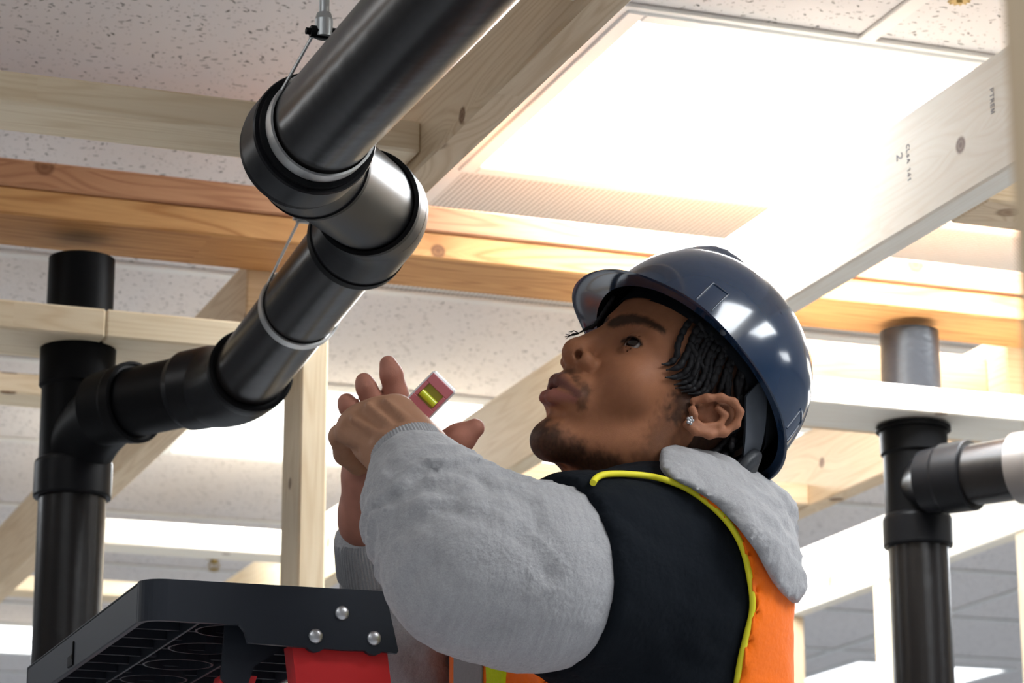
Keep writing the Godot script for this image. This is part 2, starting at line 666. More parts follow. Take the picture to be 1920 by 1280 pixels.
func frame() -> void:
	var fr := thing("timber_frame", "open timber frame of joists, plates and studs carrying the black drain pipes", "frame", Vector3(1.2, 0, -3.47))
	# joists along z
	board("joist", fr, 0.905, 0.945, 1.0, 1.14, -0.4, -2.90, "pine_tan", 2)
	var jr := board("joist", fr, 1.529, 1.567, 1.0, 1.143, -0.4, WALL_Z, "pine_white", 2)
	board("joist", fr, 0.920, 0.962, 1.0, 1.13, WALL_Z - 0.142, -8.0, "pine_tan", 2)
	board("joist", fr, 1.53, 1.568, 1.0, 1.14, WALL_Z - 0.142, -8.0, "pine_pale", 2)
	board("joist", fr, 2.137, 2.175, 1.0, 1.137, WALL_Z - 0.142, -7.0, "pine_tan", 2)
	# plates of the framed wall, along x
	board("top_plate", fr, -1.2, 2.35, 1.151, 1.189, WALL_Z + 0.004, WALL_Z - 0.136, "fir_red", 0)
	board("top_plate", fr, -1.2, 2.30, 1.113, 1.151, WALL_Z, WALL_Z - 0.14, "fir_orange", 0)
	board("lower_plate", fr, -1.2, 0.694, 0.957, 0.996, WALL_Z, WALL_Z - 0.135, "pine_pale", 0)
	board("lower_plate", fr, 0.6945, 0.9645, 0.957, 0.996, WALL_Z, WALL_Z - 0.135, "pine_pale", 0)
	board("lower_plate", fr, 1.42, 2.6, 0.957, 0.997, WALL_Z, WALL_Z - 0.135, "pine_white", 0)
	board("stud", fr, 0.965, 1.003, -1.15, 0.990, WALL_Z - 0.012, WALL_Z - 0.101, "pine_pale", 1)
	board("stud", fr, 2.56, 2.598, -1.15, 0.957, WALL_Z - 0.012, WALL_Z - 0.101, "pine_pale", 1)
	board("stud", fr, -0.6, -0.562, -1.15, 0.957, WALL_Z - 0.012, WALL_Z - 0.101, "pine_pale", 1)
	board("stud", fr, -0.6, -0.562, 0.996, 1.113, WALL_Z - 0.012, WALL_Z - 0.101, "pine_pale", 1)
	# blocking between the joists
	board("blocking", fr, -0.6, 0.905, 1.015, 1.052, -2.725, -2.813, "pine_pale", 0)
	board("blocking", fr, 0.2, 0.905, 1.012, 1.05, -2.05, -2.255, "pine_white", 0)
	board("blocking", fr, 1.568, 2.137, 0.981, 1.113, -3.60, -3.638, "pine_tan", 0)
	board("blocking", fr, 1.568, 2.137, 1.003, 1.041, -4.235, -4.325, "pine_tan", 0)
	board("blocking", fr, 0.962, 1.53, 1.063, 1.115, -5.3, -5.39, "pine_white", 0)
	board("blocking", fr, 0.962, 1.53, 1.085, 1.12, -6.0, -6.09, "pine_pale", 0)
	board("blocking", fr, 0.1, 0.92, 1.03, 1.075, -5.9, -5.99, "pine_tan", 0)
	board("blocking", fr, 1.567, 2.3, 1.0, 1.038, -2.62, -2.71, "pine_tan", 0)
	board("blocking", fr, -0.6, 0.92, 1.102, 1.137, -4.3, -4.389, "pine_pale", 0)
	# stamps printed on the near face of the lit joist
	var d := Vector3(0, -1, 0)
	var n := Vector3(0, 0, 1)
	stamp("CLsA 141", jr, Vector3(1.5288, 1.104 + EYE, -2.735), 0.0100, d, n)
	stamp("2", jr, Vector3(1.5288, 1.100 + EYE, -2.757), 0.019, d, n)
	stamp("PTREM", jr, Vector3(1.5288, 1.105 + EYE, -2.535), 0.0105, d, n)
	# framed partition further right
	var sw := thing("stud_wall", "pale stud wall with a deep top rail behind the right pipe", "frame", Vector3(2.74, 0, -5.2))
	board("top_rail", sw, 2.72, 2.76, 1.044, 1.184, -3.0, -8.0, "pine_white", 2)
	board("stud", sw, 2.725, 2.763, -1.15, 1.044, -5.02, -5.11, "pine_pale", 1)
	board("stud", sw, 2.725, 2.763, -1.15, 1.044, -4.43, -4.52, "pine_pale", 1)
	board("stud", sw, 2.725, 2.763, -1.15, 1.044, -5.52, -5.66, "pine_tan", 1)
	board("stud", sw, 2.725, 2.763, -1.15, 1.044, -6.6, -6.69, "pine_tan", 1)
	# a stud close to the lens
	var ns := thing("door_stud", "plain wooden stud standing apart beside the end of the stamped joist", "stud", Vector3(0.43, 0, -0.66))
	var b := MB.new()
	b.box(Vector3(0.4270, 0, -0.70), Vector3(0.4650, CEIL - 0.01, -0.61), 0.002, 1, Vector2(0.2, 0.1))
	part("post", b, M.pine_tan, ns)


# ------------------------------------------------------------------ pipes
func arc(p0: Vector3, p1: Vector3, p2: Vector3, n := 8) -> Array:
	var out := []
	for k in n + 1:
		var t := float(k) / n
		out.append(p0.lerp(p1, t).lerp(p1.lerp(p2, t), t))
	return out


func fill(v: float, n: int) -> Array:
	var a := []
	for k in n:
		a.append(v)
	return a


func stack(t: Node3D, x: float, z: float, ys: Array) -> void:
	# ys: floor end, hub low end, hub top, body top, mouth bottom, mouth top, upper pipe top
	var v := func(y: float) -> Vector3: return Vector3(x, y + EYE, z)
	var b := MB.new()
	b.tube([v.call(-1.15), v.call(ys[0] + 0.02)], [0.0445, 0.0445], 48)
	part("stack_pipe", b, M.abs, t)
	b = MB.new()
	b.tube([v.call(ys[0]), v.call(ys[0]), v.call(ys[0] + 0.003), v.call(ys[1] - 0.004), v.call(ys[1]), v.call(ys[1] + 0.004)], [0.045, 0.0505, 0.0515, 0.0515, 0.0505, 0.046], 48)
	part("coupling", b, M.abs_hub, t)
	b = MB.new()
	b.tube([v.call(ys[1]), v.call(ys[2] - 0.004), v.call(ys[2]), v.call(ys[3] - 0.006), v.call(ys[3] - 0.006), v.call(ys[3])], [0.0462, 0.0462, 0.0500, 0.0505, 0.0560, 0.0560], 48)
	part("tee_body", b, M.abs_matte, t)
	b = MB.new()
	b.tube([v.call(ys[3] - 0.01), v.call(ys[4])], [0.0445, 0.0445], 48, false)
	b.tube([v.call(ys[4]), v.call(ys[3] - 0.01)], [0.0405, 0.0405], 48, false)
	b.tube([v.call(ys[4]), v.call(ys[4] - 0.0005)], [0.0445, 0.0405], 48, false)
	part("upper_pipe", b, M.abs_scuffed if x > 1.0 else M.abs_matte, t)


func drains() -> void:
	var xl := 0.673
	var zl := -3.474
	var t := thing("drain_line", "black drain pipe that climbs a stack, turns and runs under the joists past the worker", "pipe", Vector3(xl, 0, zl))
	stack(t, xl, zl, [0.754, 0.803, 0.906, 0.968, 1.083])
	# branch of the tee: a bend leaving the body
	var br0 := Vector3(xl, 0.800 + EYE, zl)
	var br1 := P(238, 757, 3.455)
	var br2 := P(402, 722, 3.365)
	var dirb := (br2 - br1).normalized()
	var b := MB.new()
	var pts := arc(br0, br0 + Vector3(0.015, 0.06, 0.02), br1, 10)
	b.tube(pts, fill(0.0455, pts.size()), 40, false)
	b.tube([br1 - dirb * 0.045, br1 - dirb * 0.005, br1, br1 + dirb * 0.012, br1 + dirb * 0.015, br1 + dirb * 0.015], [0.0475, 0.0495, 0.0515, 0.0515, 0.0505, 0.045], 44, false)
	part("tee_branch", b, M.abs_matte, t)
	b = MB.new()
	b.tube([br1, br2 + dirb * 0.02], [0.0445, 0.0445], 44)
	part("branch_pipe", b, M.abs_matte, t)
	# first bend, into the run along the joist
	var p1a := Vector3(0.808, 0.840 + EYE, -3.10)
	var p1b := Vector3(0.808, 0.886 + EYE, -2.62)
	var d1 := (p1b - p1a).normalized()
	b = MB.new()
	var e0 := P(352, 733, 3.385)
	var ee := P(400, 724, 3.365)
	pts = [e0, e0, e0 + dirb * 0.004] + arc(ee, P(440, 728, 3.33), p1a + d1 * 0.008, 8)
	b.tube(pts, [0.045, 0.0485, 0.0505] + fill(0.0512, 9), 44, false)
	b.tube([p1a - d1 * 0.010, p1a + d1 * 0.004, p1a + d1 * 0.020, p1a + d1 * 0.020], [0.0505, 0.0518, 0.0518, 0.045], 44, false)
	part("elbow", b, M.abs_hub, t)
	b = MB.new()
	b.tube([p1a - d1 * 0.005, p1b], [0.0445, 0.0445], 52)
	part("run_pipe", b, M.abs, t)
	# offset of two bends
	var p2a := Vector3(0.620, 0.815 + EYE, -2.20)
	var p2b := Vector3(0.620, 0.799 + EYE, -1.30)
	var d2 := (p2b - p2a).normalized()
	var n1 := P(560, 283, 2.41)
	var n2 := P(712, 398, 2.74)
	var dm := (n2 - n1).normalized()
	b = MB.new()
	var q1 := n2 - d1 * 0.075
	b.tube([q1 - d1 * 0.004, q1, q1 + d1 * 0.012], [0.046, 0.0515, 0.0520], 52, false)
	b.tube([q1 + d1 * 0.012, n2 - d1 * 0.03] , [0.0520, 0.0520], 52, false)
	pts = arc(n2 - d1 * 0.03, n2, n2 - dm * 0.02, 8)
	b.tube(pts, fill(0.0520, pts.size()), 52, false)
	b.tube([n2 - dm * 0.02, n2 - dm * 0.055, n2 - dm * 0.058, n2 - dm * 0.058], [0.0520, 0.0520, 0.051, 0.044], 52, false)
	part("elbow", b, M.abs_hub, t)
	b = MB.new()
	b.tube([n1, n2 - dm * 0.03], [0.0480, 0.0480], 52)
	part("offset_pipe", b, M.abs_hub, t)
	b = MB.new()
	var q2 := n1 + d2 * 0.054
	pts = arc(n1 + dm * 0.055, n1, n1 + d2 * 0.03, 8)
	b.tube([n1 + dm * 0.060, n1 + dm * 0.058] + pts, [0.048, 0.0505] + fill(0.0515, pts.size()), 52, false)
	b.tube([n1 + d2 * 0.004, n1 + d2 * 0.012, q2 - d2 * 0.003, q2, q2], [0.0525, 0.0560, 0.0560, 0.0550, 0.0445], 52, false)
	part("elbow", b, M.abs_hub, t)
	b = MB.new()
	b.tube([n1 + d2 * 0.01, p2b], [0.0445, 0.0445], 60)
	part("run_pipe", b, M.abs, t)
	# black collars of solvent cement, proud of each joint
	for c in [[q1 - d1 * 0.001, d1, 0.0532, 0.007], [n2 - dm * 0.058, dm, 0.0536, 0.007], [n1 + dm * 0.058, dm, 0.0530, 0.006], [n1 + d2 * 0.006, d2, 0.0545, 0.007], [q2 + d2 * 0.001, d2, 0.0520, 0.007], [p1a + d1 * 0.018, d1, 0.0528, 0.006], [br1 + dirb * 0.013, dirb, 0.0528, 0.005]]:
		b = MB.new()
		var o: Vector3 = c[0]
		var dd: Vector3 = c[1]
		var jw: float = c[3]
		b.tube([o - dd * jw, o - dd * (jw - 0.002), o + dd * (jw - 0.002), o + dd * jw], [c[2] - 0.004, c[2], c[2], c[2] - 0.004], 52, false)
		part("joint_ring", b, M.abs_matte, t)
	# hangers
	hanger("pipe_hanger", "galvanised ring hanger on a threaded rod, round the pipe end nearest the bends", q2 + d2 * 0.018, d2, 0.0458, P(607, 62, 2.335), true)
	hanger("pipe_hanger", "thin galvanised ring hanger round the lower pipe run, clipped to the orange plate", p1a.lerp(p1b, 0.485), d1, 0.0458, P(575, 411, 3.10), false)
	# right stack
	var xr := 1.930
	var t2 := thing("drain_stack", "black drain stack with a side branch through the plate near the hard hat", "pipe", Vector3(xr, 0, zl))
	stack(t2, xr, zl, [0.771, 0.816, 0.912, 0.952, 1.100])
	var r0 := Vector3(xr, 0.835 + EYE, zl)
	var r1 := P(1775, 897, 3.90)
	var r2 := P(1980, 868, 3.80)
	var dr := (r2 - r1).normalized()
	b = MB.new()
	pts = arc(r0, r0 + Vector3(0.02, 0.04, 0.0), r1, 10)
	b.tube(pts, fill(0.0455, pts.size()), 40, false)
	b.tube([r1 - dr * 0.034, r1 - dr * 0.006, r1, r1 + dr * 0.04, r1 + dr * 0.042, r1 + dr * 0.042], [0.0450, 0.0480, 0.0510, 0.0515, 0.050, 0.0445], 44, false)
	part("tee_branch", b, M.abs_hub, t2)
	b = MB.new()
	b.tube([r1, r2], [0.0445, 0.0445], 44)
	part("branch_pipe", b, M.abs, t2)
	b = MB.new()
	b.tube([r1 + dr * 0.114, r1 + dr * 0.114, r1 + dr * 0.2, r1 + dr * 0.2], [0.0445, 0.051, 0.051, 0.0445], 44, false)
	part("sleeve", b, M.tape, t2, "pale plastic sleeve on the branch pipe")


func hanger(called: String, label: String, c: Vector3, axis: Vector3, r: float, top: Vector3, rod: bool) -> void:
	var t := thing(called, label, "pipe hanger", top)
	var x := Vector3.UP.cross(axis).normalized()
	var y := axis.cross(x).normalized()
	var b := MB.new()
	var w := 0.0085 if rod else 0.0065
	var n := 56
	# band round the pipe
	for s in n:
		var a0 := TAU * s / n
		var a1 := TAU * (s + 1) / n
		var e0 := x * cos(a0) + y * sin(a0)
		var e1 := x * cos(a1) + y * sin(a1)
		b.quad(c + e0 * (r + 0.0022) - axis * w, c + e0 * (r + 0.0022) + axis * w, c + e1 * (r + 0.0022) + axis * w, c + e1 * (r + 0.0022) - axis * w)
		b.quad(c + e0 * r + axis * w, c + e0 * (r + 0.0022) + axis * w, c + e1 * (r + 0.0022) + axis * w, c + e1 * r + axis * w)
		b.quad(c + e0 * r - axis * w, c + e0 * (r + 0.0022) - axis * w, c + e1 * (r + 0.0022) - axis * w, c + e1 * r - axis * w)
	part("band", b, M.galvanised, t)
	for s in [-1.0, 1.0]:
		b = MB.new()
		var p0: Vector3 = c + (x * s * 0.985 + y * 0.17).normalized() * (r + 0.0012)
		var p1: Vector3 = top + x * s * 0.008
		b.tube([p0, p1, top + Vector3(0, 0.003, 0)], [0.0016, 0.0016, 0.0016], 10)
		part("strap", b, M.galvanised, t)
	b = MB.new()
	b.tube([top - x * 0.012, top + x * 0.012], [0.0055, 0.0055], 6)
	b.tube([top - x * 0.016, top + x * 0.016], [0.003, 0.003], 10)
	part("bolt", b, M.abs_matte if rod else M.galvanised, t)
	b = MB.new()
	if rod:
		b.tube([top - Vector3(0, 0.004, 0), top + Vector3(0, 0.012, 0), top + Vector3(0, 0.018, 0), top + Vector3(0, 0.018, 0), Vector3(top.x, CEIL, top.z)], [0.008, 0.008, 0.0062, 0.0046, 0.0046], 14)
		part("threaded_rod", b, M.zinc_rod, t)
	else:
		b.box(top + Vector3(-0.010, 0.0, -0.006), top + Vector3(0.010, 0.022, -0.003), 0.001)
		b.box(top + Vector3(-0.010, 0.019, -0.006), top + Vector3(0.010, 0.022, 0.010), 0.001)
		part("clip", b, M.galvanised, t)
		b = MB.new()
		b.tube([top + Vector3(0, 0.020, 0), top + Vector3(0.02, 0.045, 0.0), Vector3(0.9045, top.y + 0.06, top.z)], [0.0018, 0.0018, 0.0018], 8)
		part("side_arm", b, M.galvanised, t)


# ------------------------------------------------------------------ ladder
func ladder() -> void:
	var x0 := 0.508
	var x1 := 0.729
	var zf := -2.286
	var zb := -2.83
	var yt := 0.431 + EYE
	var t := thing("step_ladder", "red stepladder with a black moulded top cap and silver rivets", "ladder", Vector3(0.62, 0, -2.55))
	var cap := MB.new()
	# near skirt: outline in x and y
	var near := PackedVector2Array()
	var yb := 0.3945 + EYE
	var yl := 0.380 + EYE
	for q in [[x0 + 0.022, yt], [x1 - 0.004, yt + 0.001], [x1, yt - 0.002], [0.741, yl - 0.001], [0.7395, yl - 0.0035]]:
		near.append(Vector2(q[0], q[1]))
	for k in range(0, 7):
		var a := -0.75 - 1.64 * k / 6.0
		near.append(Vector2(0.718 + 0.011 * cos(a), 0.3855 + EYE + 0.0115 * sin(a)))
	near.append(Vector2(0.690, yl - 0.003))
	for k in range(0, 7):
		var a := -0.75 - 1.64 * k / 6.0
		near.append(Vector2(0.664 + 0.011 * cos(a), 0.3855 + EYE + 0.0115 * sin(a)))
	near.append(Vector2(0.603, yl - 0.001))
	near.append(Vector2(0.600, yb - 0.006))
	near.append(Vector2(0.595, yb))
	near.append(Vector2(x0 + 0.022, yb))
	cap.prism(Vector3(0, 0, zf - 0.006), Vector3.RIGHT, Vector3.UP, near, 0.006)
	# rounded corner between the near skirt and the long side
	var cc := Vector3(x0 + 0.022, 0, zf - 0.022)
	for k in 8:
		var a0 := PI / 2 + PI / 2 * k / 8.0
		var a1 := PI / 2 + PI / 2 * (k + 1) / 8.0
		var e0 := Vector3(cos(a0), 0, sin(a0)) * 0.022
		var e1 := Vector3(cos(a1), 0, sin(a1)) * 0.022
		var yv := Vector3(0, yb, 0)
		var yw := Vector3(0, yt, 0)
		cap.quad(cc + e1 + yv, cc + e0 + yv, cc + e0 + yw, cc + e1 + yw)
		cap.quad(cc + e0 * 0.75 + yv, cc + e1 * 0.75 + yv, cc + e1 * 0.75 + yw, cc + e0 * 0.75 + yw)
		cap.quad(cc + e0 + yv, cc + e1 + yv, cc + e1 * 0.75 + yv, cc + e0 * 0.75 + yv)
		cap.tri(cc + yw, cc + e1 + yw, cc + e0 + yw)
	cap.box(Vector3(x0, yb, zb), Vector3(x0 + 0.006, yt, zf - 0.022), 0.001)
	cap.box(Vector3(x1 - 0.006, yb, zb), Vector3(x1, yt, zf - 0.006), 0.001)
	cap.box(Vector3(x0, yb, zb), Vector3(x1, yt, zb + 0.006), 0.001)
	cap.box(Vector3(x0 + 0.022, yt - 0.005, zb), Vector3(x1, yt, zf - 0.002), 0.002)
	cap.box(Vector3(x0, yt - 0.005, zb), Vector3(x0 + 0.03, yt, zf - 0.022), 0.002)
	part("top_cap", cap, M.ladder_black, t)
	var rb := MB.new()
	for xr in [x0 + 0.055, x0 + 0.135]:
		rb.box(Vector3(xr - 0.0012, yb + 0.002, zb + 0.006), Vector3(xr + 0.0012, yt - 0.004, zf - 0.006), 0.0005)
	var zz := zf - 0.035
	while zz > zb:
		rb.box(Vector3(x0 + 0.005, yb + 0.006, zz - 0.0012), Vector3(x1 - 0.005, yt - 0.004, zz + 0.0012), 0.0005)
		zz -= 0.052
	part("underside_ribs", rb, M.ladder_black, t)
	for k in 4:
		var c := Vector3(x0 + 0.095, 0, zf - 0.055 - 0.104 * k)
		var hb := MB.new()
		for s in 32:
			var a0 := TAU * s / 32.0
			var a1 := TAU * (s + 1) / 32.0
			var e0 := Vector3(cos(a0), 0, sin(a0))
			var e1 := Vector3(cos(a1), 0, sin(a1))
			for rr in [[0.032, 0.034]]:
				var lo := Vector3(0, yb + 0.003, 0)
				var hi := Vector3(0, yt - 0.004, 0)
				hb.quad(c + e0 * rr[1] + lo, c + e0 * rr[1] + hi, c + e1 * rr[1] + hi, c + e1 * rr[1] + lo)
				hb.quad(c + e0 * rr[0] + lo, c + e0 * rr[0] + hi, c + e1 * rr[0] + hi, c + e1 * rr[0] + lo)
				hb.quad(c + e0 * rr[0] + lo, c + e0 * rr[1] + lo, c + e1 * rr[1] + lo, c + e1 * rr[0] + lo)
		part("tool_hole", hb, M.ladder_black, t)
	var hk := MB.new()
	hk.box(Vector3(x0 - 0.0015, yb + 0.008, zf - 0.30), Vector3(x0 + 0.001, yb + 0.026, zf - 0.295), 0.0005)
	hk.box(Vector3(x0 - 0.0015, yb + 0.003, zf - 0.32), Vector3(x0 + 0.001, yb + 0.014, zf - 0.295), 0.0005)
	part("moulded_slot", hk, M.abs_matte, t)
	for q in [[0.688, 0.410], [0.664, 0.388], [0.718, 0.389]]:
		var r := MB.new()
		r.ball(Vector3(q[0], q[1] + EYE, zf + 0.0002), Vector3(0.0066, 0.0066, 0.0036), 20, 10)
		part("rivet", r, M.rivet, t)
	# rails: red channels, two in front and two behind
	for side in 2:
		var z := zf - 0.009 if side == 0 else zb + 0.035
		var sgn := -1.0
		for leg in 2:
			var rl := MB.new()
			var top0 := Vector3(0.645 if leg == 0 else 0.590, (yl + 0.001) if leg == 0 else 0.356 + EYE, z if leg == 0 else z - 0.03)
			var wide := 0.088 if leg == 0 else 0.032
			var foot0 := Vector3(0.86 if leg == 0 else 0.12, 0.0, top0.z)
			var web := 0.004
			for pc in [[0.0, wide, 0.0, web], [0.0, web, web, 0.026], [wide - web, wide, web, 0.026]]:
				var a := top0 + Vector3(pc[0], 0, sgn * pc[2])
				var b2 := top0 + Vector3(pc[1], 0, sgn * pc[2])
				var c2 := top0 + Vector3(pc[1], 0, sgn * pc[3])
				var d2 := top0 + Vector3(pc[0], 0, sgn * pc[3])
				var dn := foot0 - top0
				var q := [a, b2, c2, d2]
				for k in 4:
					var e: Vector3 = q[k]
					var f: Vector3 = q[(k + 1) % 4]
					rl.quad(e + dn, f + dn, f, e)
				rl.quad(a, b2, c2, d2)
				rl.quad(a + dn, d2 + dn, c2 + dn, b2 + dn)
			part("rail", rl, M.ladder_red, t)
		# hinge plate of the rear rail
		var hp := MB.new()
		var poly := PackedVector2Array([Vector2(0.592, yt - 0.006), Vector2(0.650, yt - 0.006), Vector2(0.640, 0.378 + EYE), Vector2(0.618, 0.364 + EYE), Vector2(0.612, 0.345 + EYE), Vector2(0.600, 0.338 + EYE), Vector2(0.588, 0.352 + EYE)])
		hp.prism(Vector3(0, 0, z - 0.030), Vector3.RIGHT, Vector3.UP, poly, 0.004)
		part("hinge_plate", hp, M.ladder_black, t)
	for k in 4:
		var f := (k + 1) / 5.0
		var x := lerpf(0.66, 0.87, f)
		var y := lerpf(yl, 0.0, f)
		var s := MB.new()
		s.box(Vector3(x, y, zb + 0.005), Vector3(x + 0.085, y + 0.03, zf - 0.013), 0.002)
		part("step", s, M.ladder_alu, t)


# ------------------------------------------------------------------ solids as distance fields
static func smin(a: float, b: float, k: float) -> float:
	var h := maxf(k - absf(a - b), 0.0) / k
	return minf(a, b) - h * h * k * 0.25


static func smax(a: float, b: float, k: float) -> float:
	return -smin(-a, -b, k)


static func ell(p: Vector3, r: Vector3) -> float:
	var k0 := (p / r).length()
	var k1 := (p / (r * r)).length()
	return k0 * (k0 - 1.0) / maxf(k1, 1e-9)


static func cap(p: Vector3, a: Vector3, b: Vector3, ra: float, rb: float) -> float:
	var ba := b - a
	var h := clampf((p - a).dot(ba) / maxf(ba.length_squared(), 1e-12), 0.0, 1.0)
	return (p - a - ba * h).length() - lerpf(ra, rb, h)


# list of [a, b, ra, rb] joined with the same blend
static func caps(p: Vector3, L: Array, k: float) -> float:
	var d := 1e9
	for c in L:
		d = smin(d, cap(p, c[0], c[1], c[2], c[3]), k)
	return d


# surface nets: one vertex in each crossed cell, one quad round each crossed edge
func nets(f: Callable, lo: Vector3, hi: Vector3, c: float) -> Array:
	var bx := int(ceil((hi.x - lo.x) / (c * 4.0)))
	var by := int(ceil((hi.y - lo.y) / (c * 4.0)))
	var bz := int(ceil((hi.z - lo.z) / (c * 4.0)))
	var nx := bx * 4 + 1
	var ny := by * 4 + 1
	var nz := bz * 4 + 1
	var val := PackedFloat32Array()
	val.resize(nx * ny * nz)
	val.fill(1e9)
	var sy := nx
	var sz := nx * ny
	var lim := c * 4.0 * 0.8660254 * 1.7
	var cells := PackedInt32Array()
	for kz in bz:
		for ky in by:
			for kx in bx:
				var d0: float = f.call(lo + Vector3(kx + 0.5, ky + 0.5, kz + 0.5) * (c * 4.0))
				if absf(d0) > lim:
					continue
				for z in 5:
					for y in 5:
						var row := (kz * 4 + z) * sz + (ky * 4 + y) * sy + kx * 4
						for x in 5:
							if val[row + x] > 1e8:
								val[row + x] = f.call(lo + Vector3(kx * 4 + x, ky * 4 + y, kz * 4 + z) * c)
				for z in 4:
					for y in 4:
						var row := (kz * 4 + z) * sz + (ky * 4 + y) * sy + kx * 4
						for x in 4:
							cells.append(row + x)
	var vid := {}
	var verts := PackedVector3Array()
	var offs := [0, 1, sy, sy + 1, sz, sz + 1, sz + sy, sz + sy + 1]
	var cor := [Vector3(0, 0, 0), Vector3(1, 0, 0), Vector3(0, 1, 0), Vector3(1, 1, 0), Vector3(0, 0, 1), Vector3(1, 0, 1), Vector3(0, 1, 1), Vector3(1, 1, 1)]
	var edges := [[0, 1], [2, 3], [4, 5], [6, 7], [0, 2], [1, 3], [4, 6], [5, 7], [0, 4], [1, 5], [2, 6], [3, 7]]
	var surf := PackedInt32Array()
	for id in cells:
		var neg := 0
		for o in offs:
			if val[id + o] < 0.0:
				neg += 1
		if neg == 0 or neg == 8:
			continue
		var sum := Vector3.ZERO
		var cnt := 0
		for e in edges:
			var a: float = val[id + offs[e[0]]]
			var b: float = val[id + offs[e[1]]]
			if (a < 0.0) != (b < 0.0):
				sum += (cor[e[0]] as Vector3).lerp(cor[e[1]], a / (a - b))
				cnt += 1
		var x := id % sy
		var y := (id / sy) % ny
		var z := id / sz
		vid[id] = verts.size()
		verts.append(lo + (Vector3(x, y, z) + sum / cnt) * c)
		surf.append(id)
	var idx := PackedInt32Array()
	var ax := [[1, sy, sz], [sy, sz, 1], [sz, 1, sy]]
	for id in surf:
		for e in ax:
			var a := val[id] < 0.0
			var b: bool = val[id + e[0]] < 0.0
			if a == b:
				continue
			var i1: int = id - e[1]
			var i2: int = id - e[1] - e[2]
			var i3: int = id - e[2]
			if not (vid.has(i1) and vid.has(i2) and vid.has(i3)):
				continue
			var q0: int = vid[id]
			var q1: int = vid[i1]
			var q2: int = vid[i2]
			var q3: int = vid[i3]
			if a:
				idx.append_array(PackedInt32Array([q0, q2, q1, q0, q3, q2]))
			else:
				idx.append_array(PackedInt32Array([q0, q1, q2, q0, q2, q3]))
	return [verts, idx]


# a net into a builder: to(p) places it, col(p) colours it (p in the field's own axes); mirrored fields turn the faces over
func field(f: Callable, lo: Vector3, hi: Vector3, c: float, to: Callable, col = null, flip := false) -> MB:
	var r := nets(f, lo, hi, c)
	var src: PackedVector3Array = r[0]
	var idx: PackedInt32Array = r[1]
	var b := MB.new()
	var nrm := PackedVector3Array()
	nrm.resize(src.size())
	for p in src:
		b.v.append(to.call(p))
		if col != null:
			b.c.append(col.call(p))
	for k in range(0, idx.size(), 3):
		var i0 := idx[k]
		var i1 := idx[k + 1]
		var i2 := idx[k + 2]
		if flip:
			var t := i1
			i1 = i2
			i2 = t
		var n := (b.v[i2] - b.v[i0]).cross(b.v[i1] - b.v[i0])
		nrm[i0] += n
		nrm[i1] += n
		nrm[i2] += n
		b.i.append(i0); b.i.append(i1); b.i.append(i2)
	for k in nrm.size():
		b.n.append(nrm[k].normalized())
	return b


# first point of a field on the sight line of a pixel, in camera axes
func hit(f: Callable, px: float, py: float, d0: float, d1: float) -> Vector3:
	var dir := Vector3((px - 960.0) / F, -(py - 640.0) / F, -1.0)
	var d := d0
	for k in 90:
		var s: float = f.call(dir * d)
		if s < 0.0004:
			break
		d += maxf(s * 0.8, 0.0006)
		if d > d1:
			break
	return dir * d


# ------------------------------------------------------------------ the worker
# camera axes: x right, y up, z towards the lens; w is metres nearer than the middle plane of the head
const HD := 2.5
# head axes in mm: x forward, y up, z to the worker's left; columns in camera axes
const HX := Vector3(-0.68324, 0.64888, 0.33487)
const HY := Vector3(0.56027, 0.75997, -0.32947)
const HZ := Vector3(0.46828, 0.03749, 0.88279)


static func C(px: float, py: float, w: float) -> Vector3:
	var d := HD - w
	return Vector3((px - 960.0) / F * d, -(py - 640.0) / F * d, -d)


func head_to_cam(p: Vector3) -> Vector3:
	return C(1244.5, 777.3, 0.0) + (HX * p.x + HY * p.y + HZ * p.z) * 0.001


func cam_to_head(q: Vector3) -> Vector3:
	var d := q - C(1244.5, 777.3, 0.0)
	return Vector3(d.dot(HX), d.dot(HY), d.dot(HZ)) * 1000.0


func head_to_world(p: Vector3) -> Vector3:
	return cam_t * head_to_cam(p)


# where a pixel's sight line meets the plane z = side of the head
func H(px: float, py: float, z: float) -> Vector3:
	var dir := Vector3((px - 960.0) / F, -(py - 640.0) / F, -1.0)
	var o := C(1244.5, 777.3, 0.0)
	var t := (o.dot(HZ) + z * 0.001) / dir.dot(HZ)
	return cam_to_head(dir * t)


